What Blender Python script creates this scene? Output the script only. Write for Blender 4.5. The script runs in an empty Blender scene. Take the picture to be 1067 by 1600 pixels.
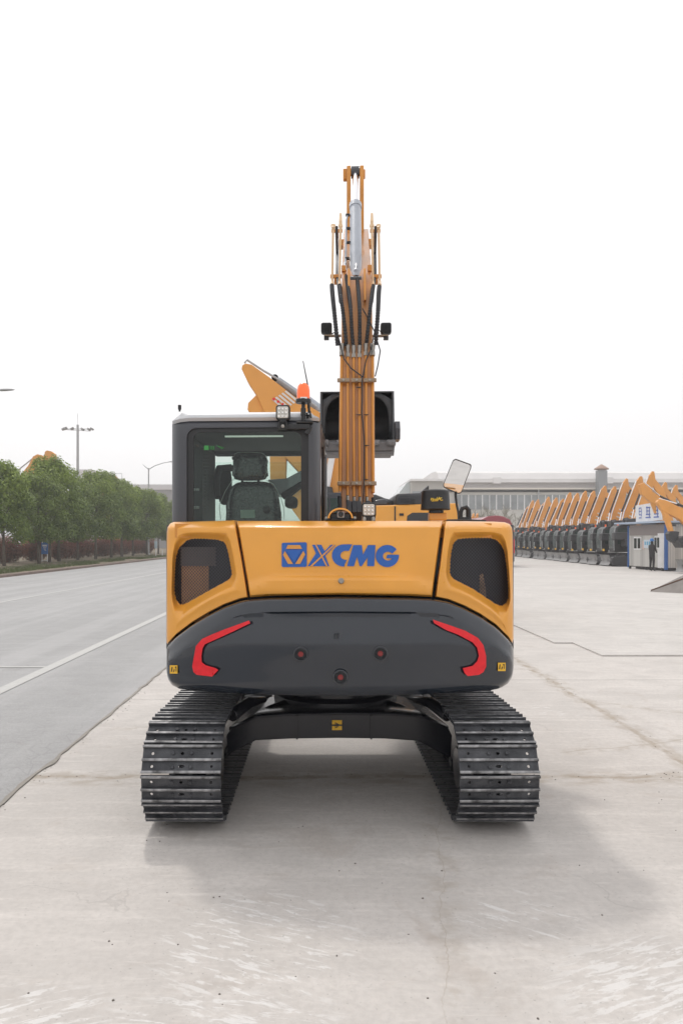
import bpy, bmesh, math, random
from mathutils import Vector, Matrix, noise as mnoise
R_ = math.radians
random.seed(7)
C = bpy.context.scene.collection
SC = bpy.context.scene

# ------------------------------------------------------------------ camera
F, CXP, HZ, H = 1150.0, 500.0, 845.0, 1.7     # focal (px of 1600), principal point, eye height
cam_d = bpy.data.cameras.new('camera'); cam = bpy.data.objects.new('camera', cam_d); C.objects.link(cam)
cam.location = (0, 0, H); cam.rotation_euler = (R_(90), 0, 0)
cam_d.sensor_fit = 'VERTICAL'; cam_d.sensor_height = 36; cam_d.lens = F/1600*36
cam_d.shift_x = (533.5-CXP)/1600; cam_d.shift_y = (HZ-800)/1600
cam_d.clip_start = 0.05; cam_d.clip_end = 3000
SC.camera = cam
# ------------------------------------------------------------------ light
SUN_EL, SUN_AZ = 55.0, -19.0      # azimuth measured from +Y (straight ahead) towards +X
SC.view_settings.view_transform = 'Standard'; SC.view_settings.look = 'None'
SC.view_settings.exposure = 0.84; SC.view_settings.gamma = 1
w = bpy.data.worlds.new("World"); SC.world = w; w.use_nodes = True
nt = w.node_tree; nt.nodes.clear()
sky = nt.nodes.new('ShaderNodeTexSky'); sky.sky_type = 'NISHITA'; sky.sun_disc = False
sky.sun_elevation = R_(SUN_EL); sky.sun_rotation = R_(SUN_AZ)
sky.air_density = 1.0; sky.dust_density = 8.0; sky.ozone_density = 1.0
hs = nt.nodes.new('ShaderNodeHueSaturation'); hs.inputs['Saturation'].default_value = 0.16
mx = nt.nodes.new('ShaderNodeMix'); mx.data_type = 'RGBA'; mx.inputs[0].default_value = 0.85
mx.inputs[7].default_value = (8.6, 8.5, 8.55, 1)          # even haze glow of an overcast sky
bg = nt.nodes.new('ShaderNodeBackground'); bg.inputs[1].default_value = 0.077
wo = nt.nodes.new('ShaderNodeOutputWorld')
nt.links.new(sky.outputs[0], hs.inputs['Color']); nt.links.new(hs.outputs[0], mx.inputs[6])
nt.links.new(mx.outputs[2], bg.inputs[0]); nt.links.new(bg.outputs[0], wo.inputs[0])
sd = bpy.data.lights.new('sun', 'SUN'); so = bpy.data.objects.new('sun', sd); C.objects.link(so)
sd.energy = 0.58; sd.angle = R_(3.5); sd.color = (1.0, 0.95, 0.88)
sv = Vector((math.sin(R_(SUN_AZ))*math.cos(R_(SUN_EL)), math.cos(R_(SUN_AZ))*math.cos(R_(SUN_EL)), math.sin(R_(SUN_EL))))
so.rotation_euler = sv.to_track_quat('Z', 'Y').to_euler(); so.location = (0, 0, 30)

# ------------------------------------------------------------------ materials
MATS = {}
def mat(name, col, rough=0.5, metal=0.0, var=0.0, scale=8.0, bump=0.0, coat=0.0, bscale=None, emis=None, trans=0.0, dirt=None, detail=4):
    if name in MATS: return MATS[name]
    m = bpy.data.materials.new(name); m.use_nodes = True; n = m.node_tree; b = n.nodes['Principled BSDF']
    b.inputs['Roughness'].default_value = rough; b.inputs['Metallic'].default_value = metal
    b.inputs['Coat Weight'].default_value = coat; b.inputs['Coat Roughness'].default_value = 0.06
    b.inputs['Transmission Weight'].default_value = trans
    c4 = (*col, 1); b.inputs['Base Color'].default_value = c4
    tc = n.nodes.new('ShaderNodeTexCoord')
    if var > 0 or dirt:
        nz = n.nodes.new('ShaderNodeTexNoise'); nz.inputs['Scale'].default_value = scale; nz.inputs['Detail'].default_value = detail
        n.links.new(tc.outputs['Object'], nz.inputs['Vector'])
        rp = n.nodes.new('ShaderNodeValToRGB'); rp.color_ramp.elements[0].position = .3; rp.color_ramp.elements[1].position = .7
        rp.color_ramp.elements[0].color = (*[max(0, c*(1-var)) for c in col], 1)
        rp.color_ramp.elements[1].color = (*[min(1, c*(1+var)) for c in (dirt or col)], 1)
        n.links.new(nz.outputs[0], rp.inputs[0]); n.links.new(rp.outputs[0], b.inputs['Base Color'])
        if rough > .25:
            mr = n.nodes.new('ShaderNodeMapRange'); mr.inputs[3].default_value = max(0, rough-.08); mr.inputs[4].default_value = min(1, rough+.1)
            n.links.new(nz.outputs[0], mr.inputs[0]); n.links.new(mr.outputs[0], b.inputs['Roughness'])
    if bump > 0:
        n2 = n.nodes.new('ShaderNodeTexNoise'); n2.inputs['Scale'].default_value = bscale or scale*6; n2.inputs['Detail'].default_value = 5
        n.links.new(tc.outputs['Object'], n2.inputs['Vector'])
        bp = n.nodes.new('ShaderNodeBump'); bp.inputs['Strength'].default_value = bump; bp.inputs['Distance'].default_value = 0.02
        n.links.new(n2.outputs[0], bp.inputs['Height']); n.links.new(bp.outputs[0], b.inputs['Normal'])
    if emis: b.inputs['Emission Color'].default_value = (*emis[0], 1); b.inputs['Emission Strength'].default_value = emis[1]
    MATS[name] = m; return m
M_YEL = mat('yellow_paint', (.80, .360, .048), .30, var=.05, scale=3, coat=.35, bump=.03, bscale=40)
M_YELD = mat('yellow_boom_paint', (.62, .255, .036), .38, var=.10, scale=5, coat=.15, bump=.05, bscale=60)
M_GREY = mat('dark_grey_gloss', (.013, .018, .027), .16, var=.06, scale=2, coat=.5, bump=.02, bscale=25)
M_CAB = mat('cab_grey', (.045, .048, .058), .33, var=.06, scale=3, coat=.3)
M_BLK = mat('black_plastic', (.016, .017, .019), .45, var=.15, scale=20)
M_BLKM = mat('black_metal', (.007, .008, .013), .24, var=.2, scale=8, coat=.1, bump=.04)
M_RUB = mat('rubber_hose', (.022, .023, .027), .55, var=.2, scale=30)
M_CHR = mat('chrome_rod', (.80, .80, .82), .14, 1.0)
M_ZINC = mat('zinc_fitting', (.33, .31, .28), .35, .9, var=.15, scale=40)
M_CYL = mat('cylinder_grey', (.36, .39, .44), .32, .15, var=.08, scale=6, coat=.2)
M_BLUE = mat('blue_decal', (.018, .110, .42), .4, var=.03)
M_RED = mat('red_decal', (.74, .008, .018), .3, var=.08, scale=30)
M_LAB = mat('label_yellow', (.80, .46, .03), .5)
M_CREAM = mat('cream_plate', (.70, .52, .36), .5)
M_ORG = mat('beacon_orange', (.95, .16, .03), .25, emis=((1, .14, .03), .12), coat=.4)
M_WHT = mat('white_paint', (.78, .78, .78), .5, var=.05, scale=4)
M_CLEAR = mat('lamp_lens', (.85, .85, .83), .12, .35, var=.15, scale=60)
M_LGREY = mat('light_grey_paint', (.42, .43, .44), .5, var=.06, scale=4)
M_GREEN = mat('green_sticker', (.04, .26, .06), .5)

def steel_track():
    m = mat('track_steel', (.040, .043, .052), .42, .25, var=.45, scale=9, bump=.15, bscale=90, dirt=(.058, .060, .066), detail=8)
    return m
M_TRK = steel_track()
M_EDGE = mat('worn_edge_steel', (.25, .25, .255), .42, .6, var=.65, scale=22)

def glass(name, tint, alpha, rough=.02):
    m = bpy.data.materials.new(name); m.use_nodes = True; n = m.node_tree; n.nodes.clear()
    o = n.nodes.new('ShaderNodeOutputMaterial'); g = n.nodes.new('ShaderNodeBsdfGlossy'); t = n.nodes.new('ShaderNodeBsdfTransparent')
    g.inputs['Roughness'].default_value = rough; g.inputs['Color'].default_value = (.9, .95, .95, 1); t.inputs['Color'].default_value = (*tint, 1)
    fr = n.nodes.new('ShaderNodeFresnel'); fr.inputs['IOR'].default_value = 1.5
    mr = n.nodes.new('ShaderNodeMath'); mr.operation = 'MULTIPLY'; mr.inputs[1].default_value = alpha
    mix = n.nodes.new('ShaderNodeMixShader'); n.links.new(fr.outputs[0], mr.inputs[0]); n.links.new(mr.outputs[0], mix.inputs[0])
    n.links.new(t.outputs[0], mix.inputs[1]); n.links.new(g.outputs[0], mix.inputs[2]); n.links.new(mix.outputs[0], o.inputs[0]); return m
M_GLS = glass('cab_glass', (.66, .77, .71), .95)
M_GLSF = glass('windscreen_glass', (.93, .98, .96), .6)
def grille_mat():
    m = bpy.data.materials.new('perforated_mesh'); m.use_nodes = True; n = m.node_tree; b = n.nodes['Principled BSDF']
    b.inputs['Base Color'].default_value = (.060, .060, .072, 1); b.inputs['Roughness'].default_value = .4; b.inputs['Metallic'].default_value = .3
    tc = n.nodes.new('ShaderNodeTexCoord'); mp = n.nodes.new('ShaderNodeMapping'); mp.inputs['Scale'].default_value = (1, 0, 1); mp.inputs['Rotation'].default_value = (0, R_(45), 0)
    n.links.new(tc.outputs['Object'], mp.inputs[0])
    v = n.nodes.new('ShaderNodeTexVoronoi'); v.inputs['Scale'].default_value = 68; v.inputs['Randomness'].default_value = 0
    n.links.new(mp.outputs[0], v.inputs['Vector'])
    c = n.nodes.new('ShaderNodeMath'); c.operation = 'LESS_THAN'; c.inputs[1].default_value = .44; n.links.new(v.outputs['Distance'], c.inputs[0])
    t = n.nodes.new('ShaderNodeBsdfTransparent'); mix = n.nodes.new('ShaderNodeMixShader'); o = n.nodes['Material Output']
    n.links.new(c.outputs[0], mix.inputs[0]); n.links.new(b.outputs[0], mix.inputs[1]); n.links.new(t.outputs[0], mix.inputs[2]); n.links.new(mix.outputs[0], o.inputs[0])
    return m
M_GRL = grille_mat()

# ------------------------------------------------------------------ object helpers
ORG = {}      # root name -> world origin subtracted from its children
def root_of(o):
    while o.parent: o = o.parent
    return o
def meta(o, label=None, cat=None, group=None, kind=None):
    if label: o['label'] = label
    if cat: o['category'] = cat
    if group: o['group'] = group
    if kind: o['kind'] = kind
    return o
def thing(name, loc, label, cat, group=None, world=True):
    o = bpy.data.objects.new(name, None); C.objects.link(o); o.location = loc; o.empty_display_size = .2
    meta(o, label, cat, group); ORG[o.name] = Vector(loc) if world else Vector((0, 0, 0)); return o
class MB:
    def __init__(s, xf=None): s.bm = bmesh.new(); s.xf = xf; s.mi = 0
    def face(s, vs):
        f = s.bm.faces.new(vs); f.material_index = s.mi; return f
    def box(s, c, size, rot=None, taper=1.0):
        x, y, z = [d/2 for d in size]; P = []
        for sz in (-1, 1):
            k = taper if sz > 0 else 1
            for sx, sy in ((-1, -1), (1, -1), (1, 1), (-1, 1)):
                v = Vector((sx*x*k, sy*y*k, sz*z))
                if rot is not None: v = rot @ v
                P.append(s.bm.verts.new(v+Vector(c)))
        for q in ((3, 2, 1, 0), (4, 5, 6, 7), (0, 1, 5, 4), (1, 2, 6, 5), (2, 3, 7, 6), (3, 0, 4, 7)): s.face([P[i] for i in q])
        return s
    def cyl(s, p0, p1, r0, r1=None, n=16, caps=True):
        return s.tube([p0, p1], [r0, r0 if r1 is None else r1], n, caps)
    def tube(s, pts, r, n=8, caps=True):
        pts = [Vector(p) for p in pts]; rs = r if isinstance(r, (list, tuple)) else [r]*len(pts)
        rings = []; up = None
        for i, p in enumerate(pts):
            d = (pts[min(i+1, len(pts)-1)]-pts[max(i-1, 0)])
            d = d.normalized() if d.length > 1e-9 else Vector((0, 0, 1))
            if up is None: up = Vector((0, 0, 1)) if abs(d.z) < .9 else Vector((1, 0, 0))
            a = d.cross(up).normalized(); b = a.cross(d).normalized(); up = b
            rings.append([s.bm.verts.new(p+(a*math.cos(t)+b*math.sin(t))*rs[i]) for t in [2*math.pi*k/n for k in range(n)]])
        for i in range(len(rings)-1):
            for k in range(n): s.face((rings[i][k], rings[i][(k+1) % n], rings[i+1][(k+1) % n], rings[i+1][k]))
        if caps: s.face(rings[0][::-1]); s.face(rings[-1])
        return s
    def prism(s, poly, plane, a, b):
        def P(u, v, t): return {'yz': (t, u, v), 'xz': (u, t, v), 'xy': (u, v, t)}[plane]
        A = [s.bm.verts.new(P(u, v, a)) for u, v in poly]; B = [s.bm.verts.new(P(u, v, b)) for u, v in poly]
        s.face(A); s.face(B[::-1]); n = len(poly)
        for i in range(n): s.face((A[i], B[i], B[(i+1) % n], A[(i+1) % n]))
        return s
    def grid(s, rows, closed=False):
        V = [[s.bm.verts.new(p) for p in r] for r in rows]
        for i in range(len(V)-1):
            m = len(V[i]); 
            for k in range(m if closed else m-1): s.face((V[i][k], V[i][(k+1) % m], V[i+1][(k+1) % m], V[i+1][k]))
        return V
    def poly(s, pts): return s.face([s.bm.verts.new(p) for p in pts])
    def lathe(s, prof, c, axis='z', n=24):
        rows = []
        for r, h in prof:
            ring = []
            for k in range(n):
                a = 2*math.pi*k/n; u, v = r*math.cos(a), r*math.sin(a)
                ring.append(Vector(c)+Vector({'z': (u, v, h), 'y': (u, h, v), 'x': (h, u, v)}[axis]))
            rows.append(ring)
        V = s.grid(rows, True)
        if prof[0][0] > 1e-4: s.face(V[0])
        if prof[-1][0] > 1e-4: s.face(V[-1][::-1])
        return s
    def extrude_y(s, yto):
        be = [e for e in s.bm.edges if len(e.link_faces) == 1]
        r = bmesh.ops.extrude_edge_only(s.bm, edges=be)
        for v in [g for g in r['geom'] if isinstance(g, bmesh.types.BMVert)]: v.co.y = yto
        return s
    def build(s, name, m, parent=None, bevel=0.0, ang=35, smooth=True, fixn=True, solid=0.0):
        if fixn: bmesh.ops.recalc_face_normals(s.bm, faces=s.bm.faces)
        if s.xf is not None: bmesh.ops.transform(s.bm, matrix=s.xf, verts=s.bm.verts)
        if parent is not None:
            o0 = ORG.get(root_of(parent).name)
            if o0 is not None and o0.length > 0: bmesh.ops.translate(s.bm, vec=-o0, verts=s.bm.verts)
        me = bpy.data.meshes.new(name); s.bm.to_mesh(me); s.bm.free()
        for q in (m if isinstance(m, (list, tuple)) else [m]): me.materials.append(q)
        if smooth:
            for p in me.polygons: p.use_smooth = True
            me.set_sharp_from_angle(angle=R_(ang))
        o = bpy.data.objects.new(name, me); C.objects.link(o)
        if parent is not None: o.parent = parent
        if solid: md = o.modifiers.new('solid', 'SOLIDIFY'); md.thickness = solid
        if bevel: md = o.modifiers.new('bevel', 'BEVEL'); md.width = bevel; md.segments = 2; md.limit_method = 'ANGLE'; md.angle_limit = R_(40); md.harden_normals = False
        return o
def copy_tree(o, parent=None):
    c = o.copy(); C.objects.link(c); c.parent = parent
    for ch in list(o.children): copy_tree(ch, c)
    return c
def W(px, py, Y): return Vector(((px-CXP)/F*Y, Y, H+(HZ-py)/F*Y))
def lerp(a, b, t): return a+(b-a)*t
def interp(xs, ys, x):
    if x <= xs[0]: return ys[0]
    for i in range(len(xs)-1):
        if x <= xs[i+1]: return lerp(ys[i], ys[i+1], (x-xs[i])/(xs[i+1]-xs[i]))
    return ys[-1]

# ================================================================== SETTING
def nodes_ground(name, base, kind):
    m = bpy.data.materials.new(name); m.use_nodes = True; n = m.node_tree; b = n.nodes['Principled BSDF']; L = n.links.new
    tc = n.nodes.new('ShaderNodeTexCoord'); sep = n.nodes.new('ShaderNodeSeparateXYZ'); L(tc.outputs['Object'], sep.inputs[0])
    def N(scale, detail=5, sx=1, sy=1, dist=0.0, off=0):
        mp = n.nodes.new('ShaderNodeMapping'); mp.inputs['Scale'].default_value = (sx, sy, 1); mp.inputs['Location'].default_value = (off, off*.7, 0); L(tc.outputs['Object'], mp.inputs[0])
        z = n.nodes.new('ShaderNodeTexNoise'); z.inputs['Scale'].default_value = scale; z.inputs['Detail'].default_value = detail; z.inputs['Roughness'].default_value = .62; z.inputs['Distortion'].default_value = dist
        L(mp.outputs[0], z.inputs['Vector']); return z.outputs[0]
    def Mth(op, a, b_=None, c_=None):
        q = n.nodes.new('ShaderNodeMath'); q.operation = op
        for i, v in enumerate((a, b_, c_)):
            if v is None: continue
            if isinstance(v, (int, float)): q.inputs[i].default_value = v
            else: L(v, q.inputs[i])
        return q.outputs[0]
    def Rg(v, a, b_, c_=0., d=1.):
        q = n.nodes.new('ShaderNodeMapRange'); q.interpolation_type = 'SMOOTHSTEP'; L(v, q.inputs[0])
        for i, x in ((1, a), (2, b_), (3, c_), (4, d)): q.inputs[i].default_value = x
        return q.outputs[0]
    def Mix(f, a, b_, mode='MIX'):
        q = n.nodes.new('ShaderNodeMix'); q.data_type = 'RGBA'; q.blend_type = mode
        for i, v in ((0, f), (6, a), (7, b_)):
            if isinstance(v, (int, float)): q.inputs[i].default_value = v
            elif isinstance(v, tuple): q.inputs[i].default_value = (*v, 1)
            else: L(v, q.inputs[i])
        return q.outputs[2]
    X, Y = sep.outputs[0], sep.outputs[1]
    big = N(.35, 4); mid = N(2.2, 6, 1, 1, .6, 3); fine = N(28, 4, 1, 1, 0, 9); grit = N(140, 2)
    streak = N(3.0, 6, .35, 2.6, .4, 5)
    col = Mix(Rg(big, .35, .65), tuple(c*.92 for c in base), tuple(c*1.06 for c in base))
    col = Mix(Rg(mid, .38, .66, 0, .55), col, tuple(c*.82 for c in base))
    col = Mix(Rg(streak, .48, .68, 0, .45), col, tuple(min(1, c*1.18) for c in base))
    col = Mix(Rg(fine, .35, .7, 0, .36), col, tuple(c*.72 for c in base))
    bump_src = fine
    scr = N(9, 7, .5, 3.5, .3, 17); col = Mix(Rg(scr, .56, .68, 0, .26), col, tuple(min(1, c*1.25) for c in base)); scr2 = N(3.4, 7, .8, 1.7, .8, 27); col = Mix(Rg(scr2, .56, .74, 0, .34), col, (base[0]*.74, base[1]*.69, base[2]*.64))
    if kind == 'concrete':
        wob = Mth('MULTIPLY', Mth('SUBTRACT', N(1.3, 6), .5), .24)
        wob2 = Mth('MULTIPLY', Mth('SUBTRACT', N(6, 6, 1, 1, 0, 4), .5), .06)
        def line(axis, pos, wd, strength, lo=None, hi=None, other=None, wb=None):
            d = Mth('ABSOLUTE', Mth('ADD', Mth('SUBTRACT', axis, pos), wb if wb is not None else wob2))
            f = Rg(d, wd*.35, wd, strength, 0.)
            if lo is not None: f = Mth('MULTIPLY', f, Rg(other, lo, lo+.05))
            if hi is not None: f = Mth('MULTIPLY', f, Rg(other, hi, hi+.05, 1., 0.))
            return f
        dk = tuple(c*.42 for c in base)
        brn = (base[0]*.62, base[1]*.56, base[2]*.48)
        broken = Rg(N(5, 5, 1, 1, 0, 21), .4, .6, .25, 1)
        for f in (line(Y, 9.0, .016, .6, -.2, None, X), line(Y, 7.88, .012, .55, None, -.4, X), line(Y, 14.1, .02, .4), line(Y, 19.5, .02, .35)):
            col = Mix(f, col, dk)
        # rough joint across at 5.3 m and the long joint to the right, with crumbs of dirt round them
        for f in (Mth('MULTIPLY', line(Y, 5.31, .05, .95, wb=wob), broken), Mth('MULTIPLY', line(X, 2.80, .045, .9, 5.2, 12, Y, wb=wob), broken)):
            col = Mix(f, col, brn)
        soft = Mth('MULTIPLY', line(Y, 5.28, .22, .55, wb=wob), Rg(N(9, 6, .5, 1, 0, 2), .42, .62))
        col = Mix(soft, col, brn)
        soft = Mth('MULTIPLY', line(X, 2.80, .16, .5, 5.2, 12, Y, wb=wob), Rg(N(9, 6, 1, .5, 0, 12), .42, .62)); col = Mix(soft, col, brn)
        for (ca, sa, cc, lo, hi, wd) in ((.987, -.158, .0175, .40, .72, .003), (-.30, .954, 5.06, 1.9, 6, .014), (.62, .785, 7.9, 2.8, 6, .010), (-.2, .98, 6.9, -1.95, -.9, .008)):
            ax = Mth('ADD', Mth('MULTIPLY', X, ca), Mth('MULTIPLY', Y, sa)); f = Rg(Mth('ABSOLUTE', Mth('ADD', Mth('SUBTRACT', ax, cc), wob)), wd*.3, wd, .5, 0.)
            f = Mth('MULTIPLY', f, Mth('MULTIPLY', Rg(X, lo, lo+.1), Rg(X, hi, hi+.1, 1., 0.))); col = Mix(f, col, brn)
            f = Mth('MULTIPLY', Rg(Mth('ABSOLUTE', Mth('ADD', Mth('SUBTRACT', ax, cc), wob)), .02, .16, .34, 0.), Mth('MULTIPLY', Rg(N(8, 6, 1, 1, 0, 44), .45, .62), Mth('MULTIPLY', Rg(X, lo, lo+.1), Rg(X, hi, hi+.1, 1., 0.)))); col = Mix(f, col, brn)
        stain = Mth('MULTIPLY', Rg(N(1.6, 6, 1, 1, .7, 71), .60, .70, 0, .28), 1.0); col = Mix(stain, col, (base[0]*.66, base[1]*.60, base[2]*.55))
        # hairline cracks
        vo = n.nodes.new('ShaderNodeTexVoronoi'); vo.feature = 'DISTANCE_TO_EDGE'; vo.inputs['Scale'].default_value = .42
        mpv = n.nodes.new('ShaderNodeMapping'); L(tc.outputs['Object'], mpv.inputs[0])
        ad = n.nodes.new('ShaderNodeVectorMath'); ad.operation = 'ADD'; L(mpv.outputs[0], ad.inputs[0])
        nzv = n.nodes.new('ShaderNodeTexNoise'); nzv.inputs['Scale'].default_value = 1.6; nzv.inputs['Detail'].default_value = 6; L(tc.outputs['Object'], nzv.inputs['Vector'])
        sc = n.nodes.new('ShaderNodeVectorMath'); sc.operation = 'SCALE'; sc.inputs['Scale'].default_value = .9; L(nzv.outputs['Color'], sc.inputs[0]); L(sc.outputs[0], ad.inputs[1]); L(ad.outputs[0], vo.inputs['Vector'])
        col = Mix(Mth('MULTIPLY', Rg(vo.outputs['Distance'], .001, .004, .22, 0), Rg(N(.8, 3, 1, 1, 0, 31), .48, .58)), col, dk)
        # pale scuffs scraped by steel tracks
        def scuff(rot, off, area, thr):
            mp = n.nodes.new('ShaderNodeMapping'); mp.inputs['Scale'].default_value = (4.2, 20, 1); mp.inputs['Location'].default_value = (off, off, 0); mq = n.nodes.new('ShaderNodeMapping'); mq.inputs['Rotation'].default_value = (0, 0, R_(rot)); L(tc.outputs['Object'], mq.inputs[0]); L(mq.outputs[0], mp.inputs[0])
            z = n.nodes.new('ShaderNodeTexNoise'); z.inputs['Scale'].default_value = 1.5; z.inputs['Detail'].default_value = 7; z.inputs['Roughness'].default_value = .68; z.inputs['Distortion'].default_value = .5; L(mp.outputs[0], z.inputs['Vector'])
            return Mth('MULTIPLY', Rg(z.outputs[0], thr-.02, thr+.06), area)
        def area(cx, cy, rx, ry):
            dx = Mth('DIVIDE', Mth('SUBTRACT', X, cx), rx); dy = Mth('DIVIDE', Mth('SUBTRACT', Y, cy), ry)
            d = Mth('ADD', Mth('MULTIPLY', dx, dx), Mth('MULTIPLY', dy, dy)); return Rg(d, .25, 1.1, 1., 0.)
        for f in (scuff(-22, 2, area(1.5, 2.75, .7, .5), .505), scuff(24, 5, area(-.25, 3.1, .5, .55), .55), scuff(-20, 9, area(-1.15, 2.62, .5, .25), .53),
                  scuff(10, 14, area(-.35, 2.6, .5, .2), .54), scuff(35, 19, area(.9, 3.35, .35, .3), .57), scuff(-12, 23, area(1.9, 7.3, .8, .4), .57)):
            col = Mix(Mth('MULTIPLY', f, .62), col, (.72, .71, .70))
        # orange clay dust dragged across the yard far away, and tyre streaks
        dust = Mth('MULTIPLY', Rg(Mth('ABSOLUTE', Mth('SUBTRACT', Mth('ADD', Y, Mth('MULTIPLY', N(.2, 4), 6)), 28)), .5, 4, .65, 0), Rg(X, 2, 8))
        col = Mix(dust, col, (.50, .39, .28))
        tyre = Mth('MULTIPLY', Rg(N(1.1, 5, .22, 2.5, .8, 40), .58, .68, 0, .30), Rg(Y, 9, 14)); col = Mix(tyre, col, tuple(c*.68 for c in base))
        b.inputs['Roughness'].default_value = .78
        spots = Rg(N(55, 1, 1, 1, 0, 61), .70, .74, 0, .45); col = Mix(spots, col, dk)
        bstr = .25
    elif kind == 'asphalt':
        col = Mix(Rg(grit, .40, .62, 0, .55), col, tuple(c*.62 for c in base))
        lane = Rg(N(.9, 4, 1.6, .06, .2, 8), .45, .62, 0, .3); col = Mix(lane, col, tuple(c*1.2 for c in base))
        vo = n.nodes.new('ShaderNodeTexVoronoi'); vo.feature = 'DISTANCE_TO_EDGE'; vo.inputs['Scale'].default_value = 5; L(tc.outputs['Object'], vo.inputs['Vector'])
        craz = Mth('MULTIPLY', Rg(vo.outputs['Distance'], .008, .035, .22, 0), Mth('MULTIPLY', Rg(X, -3.2, -2.1), Rg(Y, 6.0, 8.5, 1, 0)))
        col = Mix(craz, col, tuple(c*.45 for c in base)); bump_src = grit; bstr = .4
        b.inputs['Roughness'].default_value = .8
    else:
        bstr = .3; b.inputs['Roughness'].default_value = .85
    L(col, b.inputs['Base Color'])
    bp = n.nodes.new('ShaderNodeBump'); bp.inputs['Strength'].default_value = bstr; bp.inputs['Distance'].default_value = .01
    L(bump_src, bp.inputs['Height']); L(bp.outputs[0], b.inputs['Normal'])
    return m
CONC = (.560, .528, .500)
M_CONC = nodes_ground('concrete', CONC, 'concrete')
M_ASPH = nodes_ground('asphalt', (.395, .393, .394), 'asphalt')
M_NEW = nodes_ground('pale_concrete', (.565, .540, .515), 'slab')
def sheet(name, poly, z, m, kind='structure', th=0.0):
    b = MB()
    if th: b.prism(poly, 'xy', z-th, z)
    else: b.poly([(x, y, z) for x, y in poly])
    o = b.build(name, m, smooth=False); 
    if kind: o['kind'] = kind
    return o
sheet('ground', [(-900, -60), (900, -60), (900, 1500), (-900, 1500)], 0, M_CONC)
# ragged edge between asphalt and concrete
ed = []
yy = -10.0
while yy < 160:
    ed.append((-2.06+.010*mnoise.noise(Vector((yy*1.1, 0, 3)))+.018*mnoise.noise(Vector((yy*5, 2, 3))) -(.02*max(0, 1-abs(yy-5.1)/.4)), yy)); yy += .12 if yy < 14 else 1.5
sheet('road', ed+[(-2.0, 160), (-14.6, 160), (-14.6, -10)], .004, M_ASPH)
sheet('gutter_dirt', [(x-.008-.02*abs(mnoise.noise(Vector((y*3, 5, 1)))), y) for x, y in ed if y < 14]+[(x+.012+.05*max(0,.1+mnoise.noise(Vector((y*4, 9, 1)))), y) for x, y in ed[::-1] if y < 14], .008,
      nodes_ground('edge_dirt', (.31, .29, .26), 'dirt'))
# newer slab on the right, a thin step above the old one
sheet('newer_slab', [(3.87, 14.7), (3.87, 12.17), (4.17, 12.17), (4.14, 10.83), (30, 10.9), (60, 24), (60, 110), (3.87, 110)], .022, M_NEW, th=.02)
M_LINE = mat('road_line_paint', (.52, .52, .50), .7, var=.14, scale=14, dirt=(.44, .44, .43))
def strip(name, a, b_, wd, z=.010):
    a = Vector((*a, 0)); b_ = Vector((*b_, 0)); d = (b_-a).normalized(); n_ = Vector((-d.y, d.x, 0))*wd/2
    o = sheet(name, [(p.x, p.y) for p in (a-n_, a+n_, b_+n_, b_-n_)], z, M_LINE); return o
strip('lane_line', (-3.62, 3), (-3.28, 120), .16)
strip('lane_line', (-8.98, 12), (-8.25, 41), .13); strip('lane_line', (-8.25, 41), (-8.0, 120), .13)
strip('parking_line', (-4.32, 9.87), (-3.68, 9.87), .09); strip('parking_line', (-9.0, 9.80), (-4.32, 9.87), .09, .0101)
strip('parking_line', (-12.5, 29), (-11.6, 29), .16)
# kerb and verge
def kerb():
    b = MB(); b.prism([(-14.75, -.05), (-14.6, -.05), (-14.6, .12), (-14.72, .14), (-14.75, .14)], 'xz', 8, 160)
    o = b.build('kerb', mat('kerb_stone', (.20, .15, .13), .85, var=.2, scale=3, bump=.3)); o['kind'] = 'structure'
kerb()
b = MB(); rows = []
for i in range(60):
    y = 10+i*2.6; rows.append([(-14.75-j*1.2, y, .10+.05*mnoise.noise(Vector((j*.6, y*.3, 1)))+(.03*min(j, 4))) for j in range(40)])
b.grid(rows)
M_VERGE = mat('verge_soil_grass', (.085, .095, .045), .9, var=.5, scale=1.2, dirt=(.20, .155, .11), bump=.6, bscale=8, detail=8)
o = b.build('verge_ground', M_VERGE); o['kind'] = 'structure'
# loose grit and pebbles
b = MB(); rnd = random.Random(12)
def pebble(x, y, r, z=.0):
    m3 = Matrix.Rotation(rnd.uniform(0, 6), 3, 'Z'); b.box((x, y, z+r*.4), (r*2*rnd.uniform(.7, 1.3), r*2*rnd.uniform(.6, 1.1), r), m3, taper=.6)
for px, py in ((530, 1361), (965, 1363), (171, 1471), (176, 1476), (462, 1526), (773, 1521), (597, 1380), (690, 1361), (1005, 1360), (840, 1592), (668, 1560), (250, 1315), (660, 1404), (944, 1250), (45, 1552)):
    Y_ = F*H/(py-HZ); pebble((px-CXP)/F*Y_, Y_, rnd.uniform(.0025, .0055))
for _ in range(260):
    t_ = rnd.random()
    if t_ < .35: x_, y_ = rnd.uniform(-2, 3.4), 5.31+rnd.gauss(0, .06)
    elif t_ < .6: x_, y_ = 2.8+rnd.gauss(0, .05), rnd.uniform(5, 11)
    elif t_ < .85: y_ = rnd.uniform(4.4, 9); x_ = -2.04+abs(rnd.gauss(0, .05))
    else: x_, y_ = rnd.uniform(-1.4, 2.6), rnd.uniform(2.5, 5)
    pebble(x_, y_, rnd.uniform(.0015, .005), .008 if x_ < -2 else 0)
o = b.build('gravel', mat('grit_stone', (.16, .145, .13), .9, var=.4, scale=30), smooth=False); meta(o, 'loose grit and small pebbles scattered on the concrete', 'gravel', kind='stuff')
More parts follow.
